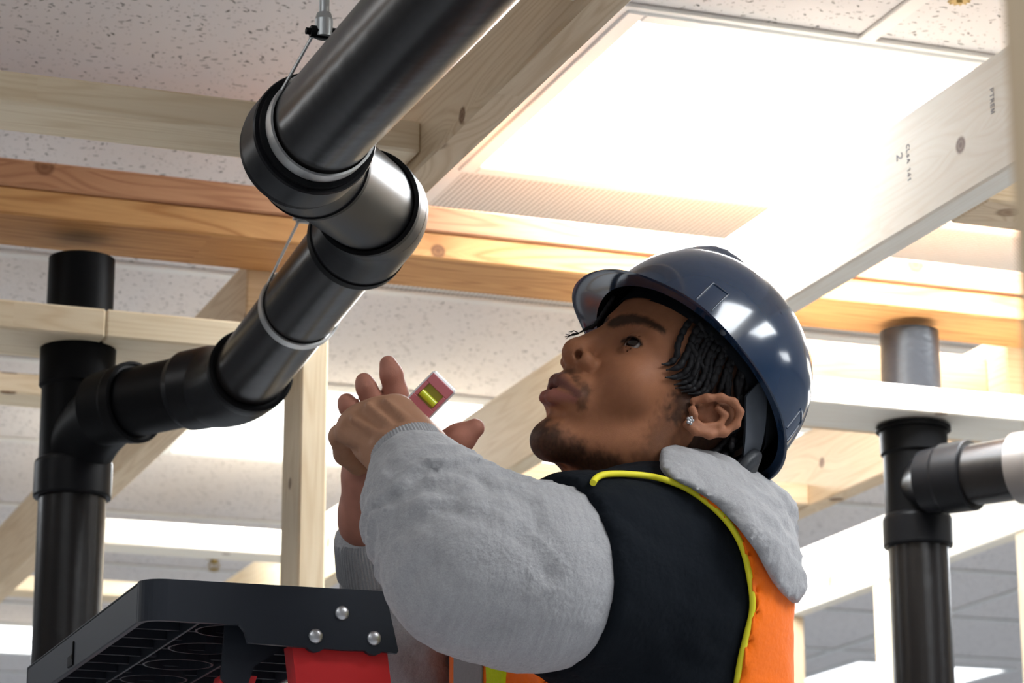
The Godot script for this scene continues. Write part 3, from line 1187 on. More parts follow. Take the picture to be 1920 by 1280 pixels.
func head_sd(p: Vector3) -> float:
	var q := Vector3(p.x, p.y, absf(p.z))
	if q.y > 60.0:
		return ell(q - Vector3(4, 46, 0), Vector3(92, 82, 73))
	var d := ell(q - Vector3(4, 46, 0), Vector3(92, 82, 73))
	d = smin(d, ell(q - Vector3(46, -8, 0), Vector3(48, 72, 58)), 14.0)
	d = smin(d, cap(q, Vector3(12, -56, 45), Vector3(73, -92, 8), 17, 17), 20.0)
	d = smin(d, cap(q, Vector3(8, -10, 54), Vector3(12, -56, 45), 17, 17), 18.0)
	d = smin(d, (q - Vector3(76.5, -93, 0)).length() - 16.0, 14.0)
	d = smin(d, (q - Vector3(61, -17, 38)).length() - 23.0, 18.0)
	d = smin(d, cap(q, Vector3(88, 35, 8), Vector3(72, 33, 44), 8, 9), 12.0)
	d = smin(d, ell(q - Vector3(80, -52, 0), Vector3(26, 26, 31)), 14.0)
	# eye hollow
	d = smax(d, -((q - Vector3(94, 15, 31)).length() - 15.0), 12.0)
	# nose
	d = smin(d, cap(q, Vector3(93, 22, 0), Vector3(107, -12, 0), 7.5, 10.5), 9.0)
	d = smin(d, (q - Vector3(107, -17, 0)).length() - 12.5, 7.0)
	d = smin(d, ell(q - Vector3(99.5, -21, 14), Vector3(12, 9.0, 9.0)), 5.0)
	d = smax(d, -cap(q, nostril + Vector3(1.5, -1.5, 1.5), nostril + Vector3(-5.0, 6.0, -7.0), 5.6, 3.4), 1.2)
	# philtrum and lips
	d = smin(d, cap(q, Vector3(99, -36, 0), Vector3(90, -42, 18), 7, 6), 8.0)
	d = smin(d, cap(q, Vector3(103, -47, 5), Vector3(90, -54, 26), 8.2, 4.4), 4.0)
	d = smin(d, cap(q, Vector3(101, -65, 5), Vector3(89, -58, 25), 8.4, 4.4), 4.0)
	d = smax(d, -cap(q, Vector3(106, -56, 0), Vector3(91, -55.5, 22), 2.4, 0.7), 1.6)
	d = smax(d, -(cap(q, Vector3(102, -76, 0), Vector3(92, -74, 14), 4.0, 3.0)), 8.0)
	# eyelids round the eyeball
	var e := q - Vector3(72.5, 15, 31)
	if e.length() < 30.0:
		var lid := absf(e.length() - 14.2) - 1.5
		var open := ell(q - Vector3(87.5, 14.5, 32.5), Vector3(16, 4.9, 15.5))
		lid = smax(lid, -open, 1.6)
		lid = smax(lid, -(q.x - 66.0), 2.0)
		d = smin(smax(d, -(e.length() - 13.4), 1.0), lid, 3.5)
	# neck
	d = smin(d, cap(q, Vector3(-14, -30, 0), Vector3(-62, -125, 0), 53, 50), 26.0)
	d = smin(d, cap(q, Vector3(22, -62, 0), Vector3(-40, -140, 0), 38, 46), 24.0)
	return d


var brow := []
var nostril := Vector3(999, 0, 0)


func tone(p: Vector3, nz: FastNoiseLite) -> Color:
	var skin := Color(0.335, 0.138, 0.068)
	var n := nz.get_noise_3dv(p * 1.0)
	var n2 := nz.get_noise_3dv(p * 4.0)
	var n3 := nz.get_noise_3dv(p * 11.0)
	var c := skin * (1.0 + 0.10 * n + 0.06 * n2)
	var az := absf(p.z)
	# flush of the cheek and the nose
	var ck := exp(-(p - Vector3(70, -22, signf(p.z) * 40)).length_squared() / 900.0)
	c = c.lerp(Color(0.40, 0.155, 0.085), ck * 0.2)
	# lips
	var up := cap(Vector3(p.x, p.y, az), Vector3(104, -47.5, 3), Vector3(92, -54.5, 26), 8.8, 4.4)
	var lowl := cap(Vector3(p.x, p.y, az), Vector3(103, -64.5, 3), Vector3(91, -58, 25), 8.6, 4.4)
	var lip := 1.0 - smoothstep(-0.8, 1.6, minf(up, lowl))
	if p.x > 84.0:
		c = c.lerp(Color(0.25, 0.088, 0.066) if lowl < up else Color(0.13, 0.05, 0.038), lip)
	# brow hair
	var br := 1e9
	for k in brow.size() - 1:
		br = minf(br, cap(Vector3(p.x, p.y, az), brow[k], brow[k + 1], 6.5 - k * 0.8, 5.7 - k * 0.8))
	c = c.lerp(Color(0.022, 0.012, 0.008), (1.0 - smoothstep(-2.5, 2.0, br + n3 * 1.5)) * 0.9)
	# lash line
	var e := Vector3(p.x, p.y, az) - Vector3(72.5, 15, 31)
	var op := ell(Vector3(p.x, p.y, az) - Vector3(87.5, 14.5, 32.5), Vector3(16, 4.9, 15.5))
	if e.length() < 18.0 and p.x > 70.0:
		c = c.lerp(Color(0.015, 0.008, 0.006), (1.0 - smoothstep(0.5, 2.6, absf(op))) * (0.97 if p.y > 14.0 else 0.2))
	# hair of the face: moustache, chin, jaw line, sideburn
	var mo := cap(Vector3(p.x, p.y, az), Vector3(102, -37, 5), Vector3(88, -47, 27), 4.0, 4.5)
	mo = minf(mo, cap(Vector3(p.x, p.y, az), Vector3(88, -47, 27), Vector3(84, -62, 30), 4.0, 2.5))
	var hair := (1.0 - smoothstep(-1.0, 4.5, mo + n2 * 3.0)) * 0.72
	var jaw := cap(Vector3(p.x, p.y, az), Vector3(94, -106, 0), Vector3(50, -110, 30), 19, 22)
	jaw = minf(jaw, cap(Vector3(p.x, p.y, az), Vector3(50, -110, 30), Vector3(8, -86, 52), 22, 17))
	hair = maxf(hair, (1.0 - smoothstep(-6.0, 9.0, jaw + n * 6.0 + n2 * 4.0)) * 0.93)
	var jw := cap(Vector3(p.x, p.y, az), Vector3(12, -70, 60), Vector3(24, -22, 68), 13, 13)
	hair = maxf(hair, (1.0 - smoothstep(-8.0, 8.0, jw + n2 * 6.0 + n3 * 3.0)) * 0.5)
	var sb := cap(Vector3(p.x, p.y, az), Vector3(22, -18, 70), Vector3(22, 24, 70), 9, 14)
	hair = maxf(hair, (1.0 - smoothstep(-4.0, 7.0, sb + n2 * 6.0 + n3 * 3.0)) * 0.9)
	var soul := (Vector3(p.x, p.y, az) - Vector3(97, -78, 0)).length() - 5.0
	hair = maxf(hair, (1.0 - smoothstep(-2.0, 5.0, soul)) * 0.45)
	# scalp behind the temple
	var sc := (p.x - 34.0) + maxf(0.0, 10.0 - p.y) * 0.9 - maxf(0.0, p.y - 20.0) * 0.55
	if p.y > -46.0 and p.x < 60.0:
		hair = maxf(hair, (1.0 - smoothstep(-4.0, 5.0, sc + n2 * 6.0)) * (0.95 if p.y > 6.0 or p.x < -8.0 else 0.0))
	c = c.lerp(Color(0.010, 0.0075, 0.0065), clampf(hair, 0.0, 1.0) * (0.9 + 0.1 * n3))
	c.a = 1.0
	return c


func join(a: MB, b: MB) -> void:
	var k := a.v.size()
	a.v.append_array(b.v)
	a.n.append_array(b.n)
	a.c.append_array(b.c)
	for q in b.i:
		a.i.append(q + k)


# smooth line through points
func spline(pts: Array, per := 6) -> Array:
	var out := []
	var m := pts.size()
	for k in m - 1:
		var p0: Vector3 = pts[maxi(k - 1, 0)]
		var p1: Vector3 = pts[k]
		var p2: Vector3 = pts[k + 1]
		var p3: Vector3 = pts[mini(k + 2, m - 1)]
		for j in per:
			out.append(p1.cubic_interpolate(p2, p0, p3, float(j) / per))
	out.append(pts[m - 1])
	return out


# x of a line given as pixel points, at a height
static func curve_x(L: Array, y: float) -> float:
	if y <= L[0].y:
		return L[0].x
	for k in L.size() - 1:
		if y <= L[k + 1].y:
			return lerpf(L[k].x, L[k + 1].x, (y - L[k].y) / maxf(L[k + 1].y - L[k].y, 1e-6))
	return L[L.size() - 1].x


static func to_px(q: Vector3) -> Vector2:
	return Vector2(960.0 + F * q.x / -q.z, 640.0 - F * q.y / -q.z)


var cloth_n := FastNoiseLite.new()
var arm_l := []
var arm_up := []
var creases := []
var arm_r := []
var trunk := []
var hood := []
var hem_c: Vector3
var hem_d: Vector3
const PIPE_LINE := [Vector2(1200, 886), Vector2(1240, 898), Vector2(1290, 915), Vector2(1335, 948), Vector2(1370, 985), Vector2(1395, 1032), Vector2(1408, 1090), Vector2(1412, 1140), Vector2(1401, 1190), Vector2(1389, 1240), Vector2(1380, 1300), Vector2(1370, 1500)]
const HOOD_LINE := [Vector2(1235, 880), Vector2(1252, 901), Vector2(1304, 920), Vector2(1348, 950), Vector2(1384, 985), Vector2(1420, 1032), Vector2(1450, 1090), Vector2(1470, 1120), Vector2(1570, 1180)]
const FRONT_LINE := [Vector2(985, 1000), Vector2(1005, 1150), Vector2(1020, 1220), Vector2(1032, 1290), Vector2(1050, 1500)]


func wrinkle(q: Vector3, amp: float) -> float:
	var w := cloth_n.get_noise_3d(q.x * 15.0 - q.y * 6.0, q.y * 34.0 + q.x * 22.0, q.z * 12.0)
	var v := cloth_n.get_noise_3d(q.x * 40.0 + 9.0, q.y * 50.0, q.z * 30.0)
	return amp * (absf(w) * 1.3 + 0.12 * v)


func arm_field(q: Vector3) -> float:
	var d := caps(q, arm_l, 0.045)
	# folds pressed together behind the cuff and inside the elbow
	var a: Vector3 = arm_l[3][1]
	var t := (q - a).dot(((arm_l[2][0] as Vector3) - a).normalized())
	var near := exp(-pow((t - 0.055) / 0.045, 2.0))
	d += 0.0030 * near * sin(t * 300.0 + cloth_n.get_noise_3dv(q * 22.0) * 5.0)
	if absf(d) < 0.022 and not creases.is_empty():
		var near_fold := 1e9
		for c in creases:
			near_fold = minf(near_fold, cap(q, c[0], c[1], 0.0022, 0.0022))
		d = smax(d, -near_fold, 0.012)
	return d + wrinkle(q, 0.0024)


func hoodie_field(q: Vector3) -> float:
	var d := arm_field(q)
	d = minf(d, caps(q, arm_r, 0.03) + wrinkle(q, 0.006))
	return d


func hood_field(q: Vector3) -> float:
	var d := smin(trunk_field(q), caps(q, [arm_up[0]], 0.05), 0.05) - 0.017
	var p := to_px(q)
	d = smax(d, maxf(curve_x(HOOD_LINE, p.y) - p.x, p.y - 1125.0) / 2050.0, 0.006)
	d = smin(caps(q, hood, 0.022), d, 0.02) + wrinkle(q, 0.006)
	return smax(d, (curve_x(HOOD_LINE, p.y) - 3.0 - p.x) / 2050.0, 0.008)


func trunk_field(q: Vector3) -> float:
	return caps(q, trunk, 0.07)


func shirt_field(q: Vector3) -> float:
	var d := trunk_field(q)
	var up := caps(q, arm_up, 0.05) - 0.004
	up = smax(up, (q - hem_c).dot(hem_d), 0.004)
	var p := to_px(q)
	var behind := smoothstep(14.0, 80.0, p.x - curve_x(PIPE_LINE, p.y)) * smoothstep(920.0, 980.0, p.y)
	return smin(d, up, 0.045) + wrinkle(q, 0.004) + 0.02 * behind


func vest_field(q: Vector3) -> float:
	var d := smin(trunk_field(q), caps(q, [arm_up[0]], 0.05), 0.05) + wrinkle(q, 0.002) - 0.009
	var p := to_px(q)
	var back := maxf(curve_x(PIPE_LINE, p.y) - p.x, 897.0 - p.y) / 2050.0
	back = maxf(back, (p.x - curve_x(HOOD_LINE, p.y) - 30.0) / 2050.0)
	var front := maxf(p.x - curve_x(FRONT_LINE, p.y), 842.0 - p.x) / 2050.0
	return smax(d, minf(back, front), 0.003)


func band_field(q: Vector3, x0: float, x1: float, off: float) -> float:
	var d := smin(trunk_field(q), caps(q, [arm_up[0]], 0.05), 0.05) + wrinkle(q, 0.002) - off
	var p := to_px(q)
	return smax(d, maxf(x0 - p.x, p.x - x1) / 2050.0, 0.002)


func ribbed(b: MB, c0: Vector3, c1: Vector3, r0: float, r1: float, ribs: int, up: Vector3) -> void:
	var ax := (c1 - c0).normalized()
	var x := up.cross(ax).normalized()
	var y := ax.cross(x)
	var n := ribs * 6
	var rows := [[0.0, 0.86], [0.06, 0.98], [0.2, 1.0], [0.8, 1.0], [0.95, 0.98], [1.0, 0.90]]
	for j in rows.size() - 1:
		var k := b.v.size()
		for s in n + 1:
			var t := TAU * s / n
			var d := x * cos(t) + y * sin(t)
			for e in 2:
				var f: float = rows[j + e][0]
				var r: float = lerpf(r0, r1, f) * rows[j + e][1] + 0.0006 * cos(t * ribs)
				b.v.append(c0.lerp(c1, f) + d * r)
				var tang := (y * cos(t) - x * sin(t))
				b.n.append((d + tang * 0.0006 * ribs / r * sin(t * ribs) * 0.8).normalized())
				b.uv.append(Vector2(f, t))
		for s in n:
			var a := k + s * 2
			b.i.append_array(PackedInt32Array([a, a + 1, a + 2, a + 1, a + 3, a + 2]))


func fingers(L: Array) -> Array:
	var out := []
	for c in L:
		for k in c.size() - 1:
			out.append([c[k][0], c[k + 1][0], c[k][1], c[k + 1][1]])
	return out


var hand_l := []
var tendons := []
var dips := []
var palm_l := []
var hand_r := []
var palm_r := []


func left_hand(q: Vector3) -> float:
	var d := caps(q, palm_l, 0.018)
	var f := 1e9
	for c in hand_l:
		f = minf(f, caps(q, fingers([c]), 0.004))
	d = smin(d, f, 0.007)
	# tendons on the back of the hand, and the dips between the knuckles
	for c in tendons:
		d = smin(d, cap(q, c[0], c[1], 0.0024, 0.0012), 0.006)
	for c in dips:
		d = smax(d, -cap(q, c[0], c[1], 0.0030, 0.0016), 0.007)
	return d


func right_hand(q: Vector3) -> float:
	var d := caps(q, palm_r, 0.02)
	var f := 1e9
	for c in hand_r:
		f = minf(f, caps(q, fingers([c]), 0.004))
	return smin(d, f, 0.007)


func dome(th: float, t: float, inset := 0.0) -> Vector3:
	# th round from the brow, t from the rim (0) to the crown (1); head axes in mm
	var a := 115.0 - inset
	var c := 98.0 - inset
	var h := 116.0 - inset
	var up := sin(t * PI / 2.0)
	var s := pow(maxf(1.0 - pow(up, 2.5), 0.0), 1.0 / 2.5)
	var p := Vector3(a * cos(th) * s, h * up, c * sin(th) * s)
	var ridge := (1.0 - smoothstep(17.0, 24.0, absf(p.z))) * smoothstep(0.28, 0.55, up) * (1.0 - smoothstep(60.0, 105.0, absf(p.x)))
	p += Vector3(p.x / a, p.y / h, 0.0) * 8.5 * ridge
	return p


const HAT_O := Vector3(0.0, 41.0, 0.0)
const HAT_TILT := 0.20
const HAT_ROLL := 0.15


func hat(p: Vector3) -> Vector3:
	var q := Vector3(p.x, p.y * cos(HAT_ROLL) + p.z * sin(HAT_ROLL), p.z * cos(HAT_ROLL) - p.y * sin(HAT_ROLL))
	return head_to_world(HAT_O + Vector3(q.x * cos(HAT_TILT) - q.y * sin(HAT_TILT), q.x * sin(HAT_TILT) + q.y * cos(HAT_TILT), q.z))


func grid(b: MB, f: Callable, nu: int, nv: int, turn: bool) -> void:
	# smooth sheet f(u, v), both 0..1
	var k := b.v.size()
	for j in nv + 1:
		for i2 in nu + 1:
			b.v.append(f.call(float(i2) / nu, float(j) / nv))
			b.uv.append(Vector2(float(i2) / nu, float(j) / nv))
			b.n.append(Vector3.ZERO)
	for j in nv:
		for i2 in nu:
			var a := k + j * (nu + 1) + i2
			var q := [a, a + 1, a + nu + 2, a + nu + 1]
			for w in [[0, 1, 2], [0, 2, 3]]:
				var i0: int = q[w[0]]
				var i1: int = q[w[2] if turn else w[1]]
				var i3: int = q[w[1] if turn else w[2]]
				var n := (b.v[i3] - b.v[i0]).cross(b.v[i1] - b.v[i0])
				b.n[i0] += n
				b.n[i1] += n
				b.n[i3] += n
				b.i.append(i0); b.i.append(i1); b.i.append(i3)
	# close the seam of sheets that run all the way round
	for j in nv + 1:
		var a := k + j * (nu + 1)
		if b.v[a].distance_to(b.v[a + nu]) < 1e-5:
			var n := b.n[a] + b.n[a + nu]
			b.n[a] = n
			b.n[a + nu] = n
	for q in range(k, b.v.size()):
		b.n[q] = b.n[q].normalized()


func helmet(who_at: Vector3) -> void:
	var t := thing("hard_hat", "glossy navy blue hard hat worn on the tilted head", "hard hat", hat(Vector3.ZERO))
	var navy := mat("hat_navy", lin(0.011, 0.028, 0.064), 0.15, 0.0, 0.55)
	navy.clearcoat_enabled = true
	navy.clearcoat = 0.5
	navy.clearcoat_roughness = 0.08
	mat("hat_inside", lin(0.010, 0.011, 0.014), 0.5)
	mat("hat_band", lin(0.055, 0.062, 0.075), 0.6)
	mat("hat_knob", lin(0.024, 0.026, 0.031), 0.5)
	var brim := func(th: float) -> float:
		var q := absf(wrapf(th, -PI, PI))
		return 7.0 + 17.0 * pow(1.0 - smoothstep(0.25, 1.35, q), 1.0)
	var b := MB.new()
	grid(b, func(u: float, v: float) -> Vector3: return hat(dome(u * TAU, v)), 120, 36, true)
	# rolled rim and visor, upper side
	grid(b, func(u: float, v: float) -> Vector3:
		var th := u * TAU
		var p := dome(th, 0.0)
		var o := Vector3(cos(th) * 103.0, 0, sin(th) * 119.0).normalized()
		var w: float = brim.call(th) * (1.0 - v)
		return hat(p + o * w + Vector3(0, -0.45 * w * smoothstep(8.0, 24.0, brim.call(th)) - 3.0 * (1.0 - v) * (1.0 - v), 0)), 120, 8, true)
	grid(b, func(u: float, v: float) -> Vector3:
		var th := u * TAU
		var p := dome(th, 0.0, 3.2 * (1.0 - v))
		var o := Vector3(cos(th) * 103.0, 0, sin(th) * 119.0).normalized()
		var w: float = brim.call(th) * v
		return hat(p + o * w + Vector3(0, -0.45 * w * smoothstep(8.0, 24.0, brim.call(th)) - 3.0 * v * v - 2.4 * (1.0 - pow(v, 6.0)), 0)), 120, 8, true)
	part("shell", b, navy, t)
	b = MB.new()
	grid(b, func(u: float, v: float) -> Vector3: return hat(dome(u * TAU, v, 3.2)), 96, 24, false)
	part("lining", b, M.hat_inside, t)
	# moulded slot frames and edge bead
	for c in [[0.84, 1.00, 0.04, 0.19], [2.25, 2.42, 0.04, 0.19]]:
		for sg in [1.0, -1.0]:
			b = MB.new()
			var L := []
			for q in [[c[0], c[2]], [c[0], c[3]], [c[1], c[3]], [c[1], c[2]]]:
				L.append([q[0] * sg, q[1]])
			var pts := []
			for k in 3:
				for j in 5:
					var f := j / 5.0
					pts.append(hat(dome(lerpf(L[k][0], L[k + 1][0], f), lerpf(L[k][1], L[k + 1][1], f), -0.2)))
			pts.append(hat(dome(L[3][0], L[3][1], -0.2)))
			b.tube(pts, fill(0.0009, pts.size()), 8)
			part("accessory_slot", b, navy, t)
	# suspension: band round the head, strap at the nape, ratchet
	b = MB.new()
	for sd in [0, 1]:
		var rr := 0.0 if sd == 0 else 2.0
		grid(b, func(u: float, v: float) -> Vector3:
			var th := u * TAU
			return hat(Vector3(cos(th) * (98.0 - rr), lerpf(-2.0, 24.0, v), sin(th) * (81.0 - rr))), 72, 2, sd == 0)
	part("head_band", b, M.hat_inside, t)
	b = MB.new()
	for sd in [0, 1]:
		var rr := 0.0 if sd == 0 else 2.0
		grid(b, func(u: float, v: float) -> Vector3:
			var th := lerpf(1.75, TAU - 1.75, u)
			var drop := 46.0 * pow(sin(u * PI), 0.8)
			return hat(Vector3(cos(th) * (101.0 - rr), lerpf(-16.0, 18.0, v) - drop, sin(th) * (86.0 - rr))), 60, 3, sd == 0)
	part("nape_strap", b, M.hat_band, t, "blue grey plastic strap")
	b = MB.new()
	var kth := 2.42
	var kx := Vector3(cos(kth), 0, sin(kth))
	var kz := Vector3(-sin(kth), 0, cos(kth))
	var kc := Vector3(cos(kth) * 103.0, -40, sin(kth) * 88.0)
	var kn := func(p: Vector3) -> float:
		var q := p - kc
		var w := Vector2((q.y + 4.0) / 1.25, q.dot(kz))
		var plate := smax(w.length() - 18.0, absf(q.dot(kx)) - 5.0, 4.0)
		return smin(plate, smax(Vector2((q.y + 8.0) / 1.2, q.dot(kz)).length() - 13.5, absf(q.dot(kx)) - 8.0, 3.0), 1.5)
	b = field(kn, kc - Vector3(32, 36, 32), kc + Vector3(32, 30, 32), 1.8, func(p: Vector3) -> Vector3: return hat(p), null, true)
	part("ratchet", b, M.hat_knob, t)
	b = MB.new()
	var ek := hat(Vector3(cos(1.18) * 116.0, -3.0, sin(1.18) * 101.0))
	b.ball(ek, Vector3.ONE * 0.0034, 14, 8)
	part("suspension_key", b, M.hat_band, t)


func person() -> void:
	var nz := FastNoiseLite.new()
	nz.seed = 4
	nz.frequency = 0.035
	nz.fractal_octaves = 2
	cloth_n.seed = 9
	cloth_n.frequency = 1.0
	cloth_n.fractal_octaves = 2
	arm_up = [[C(1225, 1078, 0.13), C(1085, 1076, 0.18), 0.075, 0.073], [C(1085, 1074, 0.18), C(960, 1082, 0.225), 0.073, 0.072]]
	arm_l = [[C(1225, 1078, 0.13), C(985, 1080, 0.215), 0.074, 0.071], [C(985, 1080, 0.215), C(868, 1062, 0.235), 0.071, 0.060], [C(868, 1062, 0.235), C(805, 950, 0.20), 0.060, 0.049], [C(805, 950, 0.20), C(780, 888, 0.175), 0.049, 0.036]]
	arm_r = [[C(1150, 1130, -0.18), C(800, 1340, -0.10), 0.07, 0.058], [C(800, 1340, -0.10), C(742, 1190, -0.05), 0.056, 0.048], [C(742, 1190, -0.05), C(692, 1025, -0.01), 0.048, 0.034]]
	trunk = [[C(1222, 1120, 0.075), C(1200, 1500, 0.07), 0.118, 0.130], [C(1235, 1120, -0.12), C(1205, 1500, -0.11), 0.118, 0.130], [C(1085, 1165, -0.02), C(1045, 1500, 0.0), 0.105, 0.120],
		[C(1215, 1035, 0.0), C(1222, 1095, 0.10), 0.050, 0.068], [C(1215, 1035, 0.0), C(1222, 1095, -0.14), 0.050, 0.068]]
	hood = [[C(1335, 955, 0.03), C(1388, 985, 0.0), 0.044, 0.046], [C(1388, 985, 0.0), C(1385, 1050, 0.03), 0.046, 0.046], [C(1272, 932, 0.130), C(1385, 1018, 0.170), 0.024, 0.034], [C(1385, 1018, 0.170), C(1438, 1080, 0.110), 0.034, 0.032], [C(1300, 930, 0.08), C(1400, 975, 0.09), 0.030, 0.036], [C(1255, 925, 0.075), C(1350, 945, 0.05), 0.022, 0.034], [C(1350, 945, 0.05), C(1430, 985, -0.03), 0.034, 0.030], [C(1430, 985, -0.03), C(1440, 1000, -0.12), 0.034, 0.034],
		[C(1290, 950, 0.085), C(1385, 1040, 0.08), 0.022, 0.036], [C(1385, 1040, 0.08), C(1415, 1075, -0.03), 0.036, 0.034], [C(1255, 930, -0.10), C(1400, 960, -0.11), 0.03, 0.04], [C(1170, 925, -0.10), C(1255, 930, -0.10), 0.02, 0.03]]
	var cut := []
	for line in [[[838, 876], [880, 885], [918, 902]], [[925, 906], [960, 920], [978, 940]], [[992, 930], [1000, 955], [1003, 985]], [[775, 893], [815, 880], [850, 893]], [[735, 935], [790, 908], [850, 925]], [[745, 985], [830, 950], [915, 975]], [[965, 1000], [1008, 1030], [1030, 1075]], [[760, 1100], [805, 1050]], [[880, 1195], [950, 1180]]]:
		var last := Vector3.ZERO
		for k in line.size() - 1:
			for j in 5:
				var f := j / 4.0
				var h := hit(arm_field, lerpf(line[k][0], line[k + 1][0], f), lerpf(line[k][1], line[k + 1][1], f), 2.0, 2.6)
				if last != Vector3.ZERO and last.distance_to(h) > 0.001:
					cut.append([last, h])
				last = h
	creases = cut
	hem_c = C(1042, 1077, 0.20)
	hem_d = ((arm_up[1][1] as Vector3) - (arm_up[0][0] as Vector3)).normalized()
	palm_l = [[C(775, 856, 0.155), C(722, 782, 0.135), 0.026, 0.016], [C(768, 862, 0.150), C(692, 790, 0.128), 0.026, 0.016], [C(760, 868, 0.145), C(668, 805, 0.118), 0.025, 0.018], [C(785, 845, 0.150), C(752, 775, 0.125), 0.024, 0.014]]
	# knuckles, then the fingers fold away from the lens round the other hand
	hand_l = [
		[[C(742, 770, 0.128), 0.0125], [C(724, 768, 0.092), 0.0105], [C(715, 790, 0.06), 0.0095]],
		[[C(712, 776, 0.130), 0.0130], [C(688, 776, 0.096), 0.0108], [C(684, 800, 0.065), 0.0098]],
		[[C(684, 790, 0.124), 0.0128], [C(660, 797, 0.096), 0.0105], [C(660, 825, 0.066), 0.0095]],
		[[C(664, 808, 0.116), 0.0125], [C(640, 818, 0.096), 0.0110], [C(648, 850, 0.075), 0.0105], [C(672, 872, 0.062), 0.0098]],
		[[C(790, 835, 0.130), 0.016], [C(770, 800, 0.085), 0.0125], [C(745, 790, 0.06), 0.0105]],
	]
	var td := []
	for q in [[690, 760, 785, 822], [722, 752, 798, 815], [664, 785, 765, 838]]:
		td.append([hit(left_hand, q[0], q[1], 2.0, 2.6), hit(left_hand, q[2], q[3], 2.0, 2.6)])
	var dp := []
	for q in [[706, 750, 745, 790], [672, 766, 712, 800], [648, 798, 690, 822], [636, 838, 668, 846]]:
		dp.append([hit(left_hand, q[0], q[1], 2.0, 2.6), hit(left_hand, q[2], q[3], 2.0, 2.6)])
	tendons = td
	dips = dp
	palm_r = [[C(692, 985, 0.0), C(708, 880, 0.035), 0.026, 0.027], [C(695, 960, 0.005), C(740, 850, 0.035), 0.025, 0.022], [C(700, 880, 0.03), C(690, 805, 0.040), 0.025, 0.014], [C(720, 870, 0.03), C(745, 795, 0.040), 0.022, 0.014]]
	hand_r = [
		[[C(758, 800, 0.040), 0.0115], [C(742, 735, 0.052), 0.0108], [C(734, 702, 0.056), 0.0102], [C(728, 683, 0.055), 0.0082]],
		[[C(718, 805, 0.042), 0.0110], [C(697, 748, 0.058), 0.0098], [C(687, 726, 0.060), 0.0092], [C(683, 715, 0.058), 0.0082]],
		[[C(692, 820, 0.042), 0.0108], [C(667, 782, 0.058), 0.0096], [C(654, 762, 0.060), 0.0090], [C(650, 754, 0.058), 0.0084]],
		[[C(682, 830, 0.038), 0.0110], [C(662, 812, 0.050), 0.0092], [C(654, 800, 0.055), 0.0085]],
		[[C(742, 880, 0.035), 0.0180], [C(815, 850, 0.050), 0.0158], [C(862, 822, 0.056), 0.0140], [C(891, 802, 0.058), 0.0088]],
	]
	var foot := cam_t * C(1200, 1000, 0.0)
	foot.y = 0.0
	var who := thing("person", "person in a grey hoodie and orange safety vest looking up with raised clasped hands", "person", foot)
	var skin := mat("skin", Color.WHITE, 0.56, 0.0, 0.32)
	skin.vertex_color_use_as_albedo = true
	bump(skin, 0.08, 0.03, 0.12)
	var grey := cloth_mat("hoodie_grey", 5, Color(0.635, 0.63, 0.635), 0.06, 0.35)
	var black := cloth_mat("shirt_black", 6, Color(0.072, 0.088, 0.110), 0.010, 0.25)
	black.rim_enabled = false
	var orange := cloth_mat("vest_orange", 7, Color(1.0, 0.46, 0.09), 0.02, 0.2)
	var lime := cloth_mat("vest_lime", 8, Color(0.80, 0.86, 0.10), 0.02, 0.2)
	var silver := cloth_mat("vest_silver", 9, Color(0.56, 0.54, 0.54), 0.02, 0.15)
	var denim := cloth_mat("trousers", 10, Color(0.12, 0.13, 0.16), 0.02, 0.3)
	var tw := func(p: Vector3) -> Vector3: return head_to_world(p)
	var cw := func(p: Vector3) -> Vector3: return cam_t * p
	# ---- skin: head, neck and hands in one mesh
	var hf := func(q: Vector3) -> float: return head_sd(cam_to_head(q)) * 0.001
	var nh := cam_to_head(hit(hf, 1081.0, 666.0, 2.2, 2.75))
	nostril = Vector3(nh.x, nh.y, absf(nh.z))
	for q in [[1150, 603], [1178, 596], [1208, 600], [1230, 610], [1244, 620]]:
		brow.append(cam_to_head(hit(hf, q[0], q[1], 2.2, 2.75)))
	var hb := field(head_sd, Vector3(-125, -175, -82), Vector3(128, 132, 82), 2.6, tw, func(p: Vector3) -> Color: return tone(p, nz), true)
	var ear := ear_list()
	var ear_f := func(p: Vector3) -> float:
		var q := Vector3(p.x, p.y, absf(p.z))
		var d := caps(q, ear[0], 4.0)
		d = smax(d, -caps(q, ear[1], 3.0), 3.0)
		return smin(d, caps(q, ear[2], 2.0), 2.5)
	for sg in [1.0, -1.0]:
		join(hb, field(ear_f, Vector3(-66, -46, 58 if sg > 0 else -96), Vector3(22, 40, 96 if sg > 0 else -58), 1.9, tw, func(p: Vector3) -> Color: return Color(0.34, 0.142, 0.076) * (1.0 + 0.1 * nz.get_noise_3dv(p * 3.0)), true))
	var back_tone := func(q: Vector3) -> Color:
		var n := nz.get_noise_3dv(q * 1000.0) * 0.10 + nz.get_noise_3dv(q * 5000.0) * 0.05
		return Color(0.36 * (1.0 + n), 0.185 * (1.0 + n), 0.110 * (1.0 + n))
	var palm_tone := func(q: Vector3) -> Color:
		var n := nz.get_noise_3dv(q * 1500.0) * 0.12
		return Color(0.41 * (1.0 + n), 0.175 * (1.0 + n), 0.122 * (1.0 + n))
	join(hb, field(left_hand, C(600, 1010, 0.02) - Vector3(0, 0, 0), C(860, 690, 0.24), 0.0026, cw, back_tone))
	join(hb, field(right_hand, C(600, 1060, -0.06), C(930, 640, 0.11), 0.0026, cw, palm_tone))
	part("body", hb, skin, who)
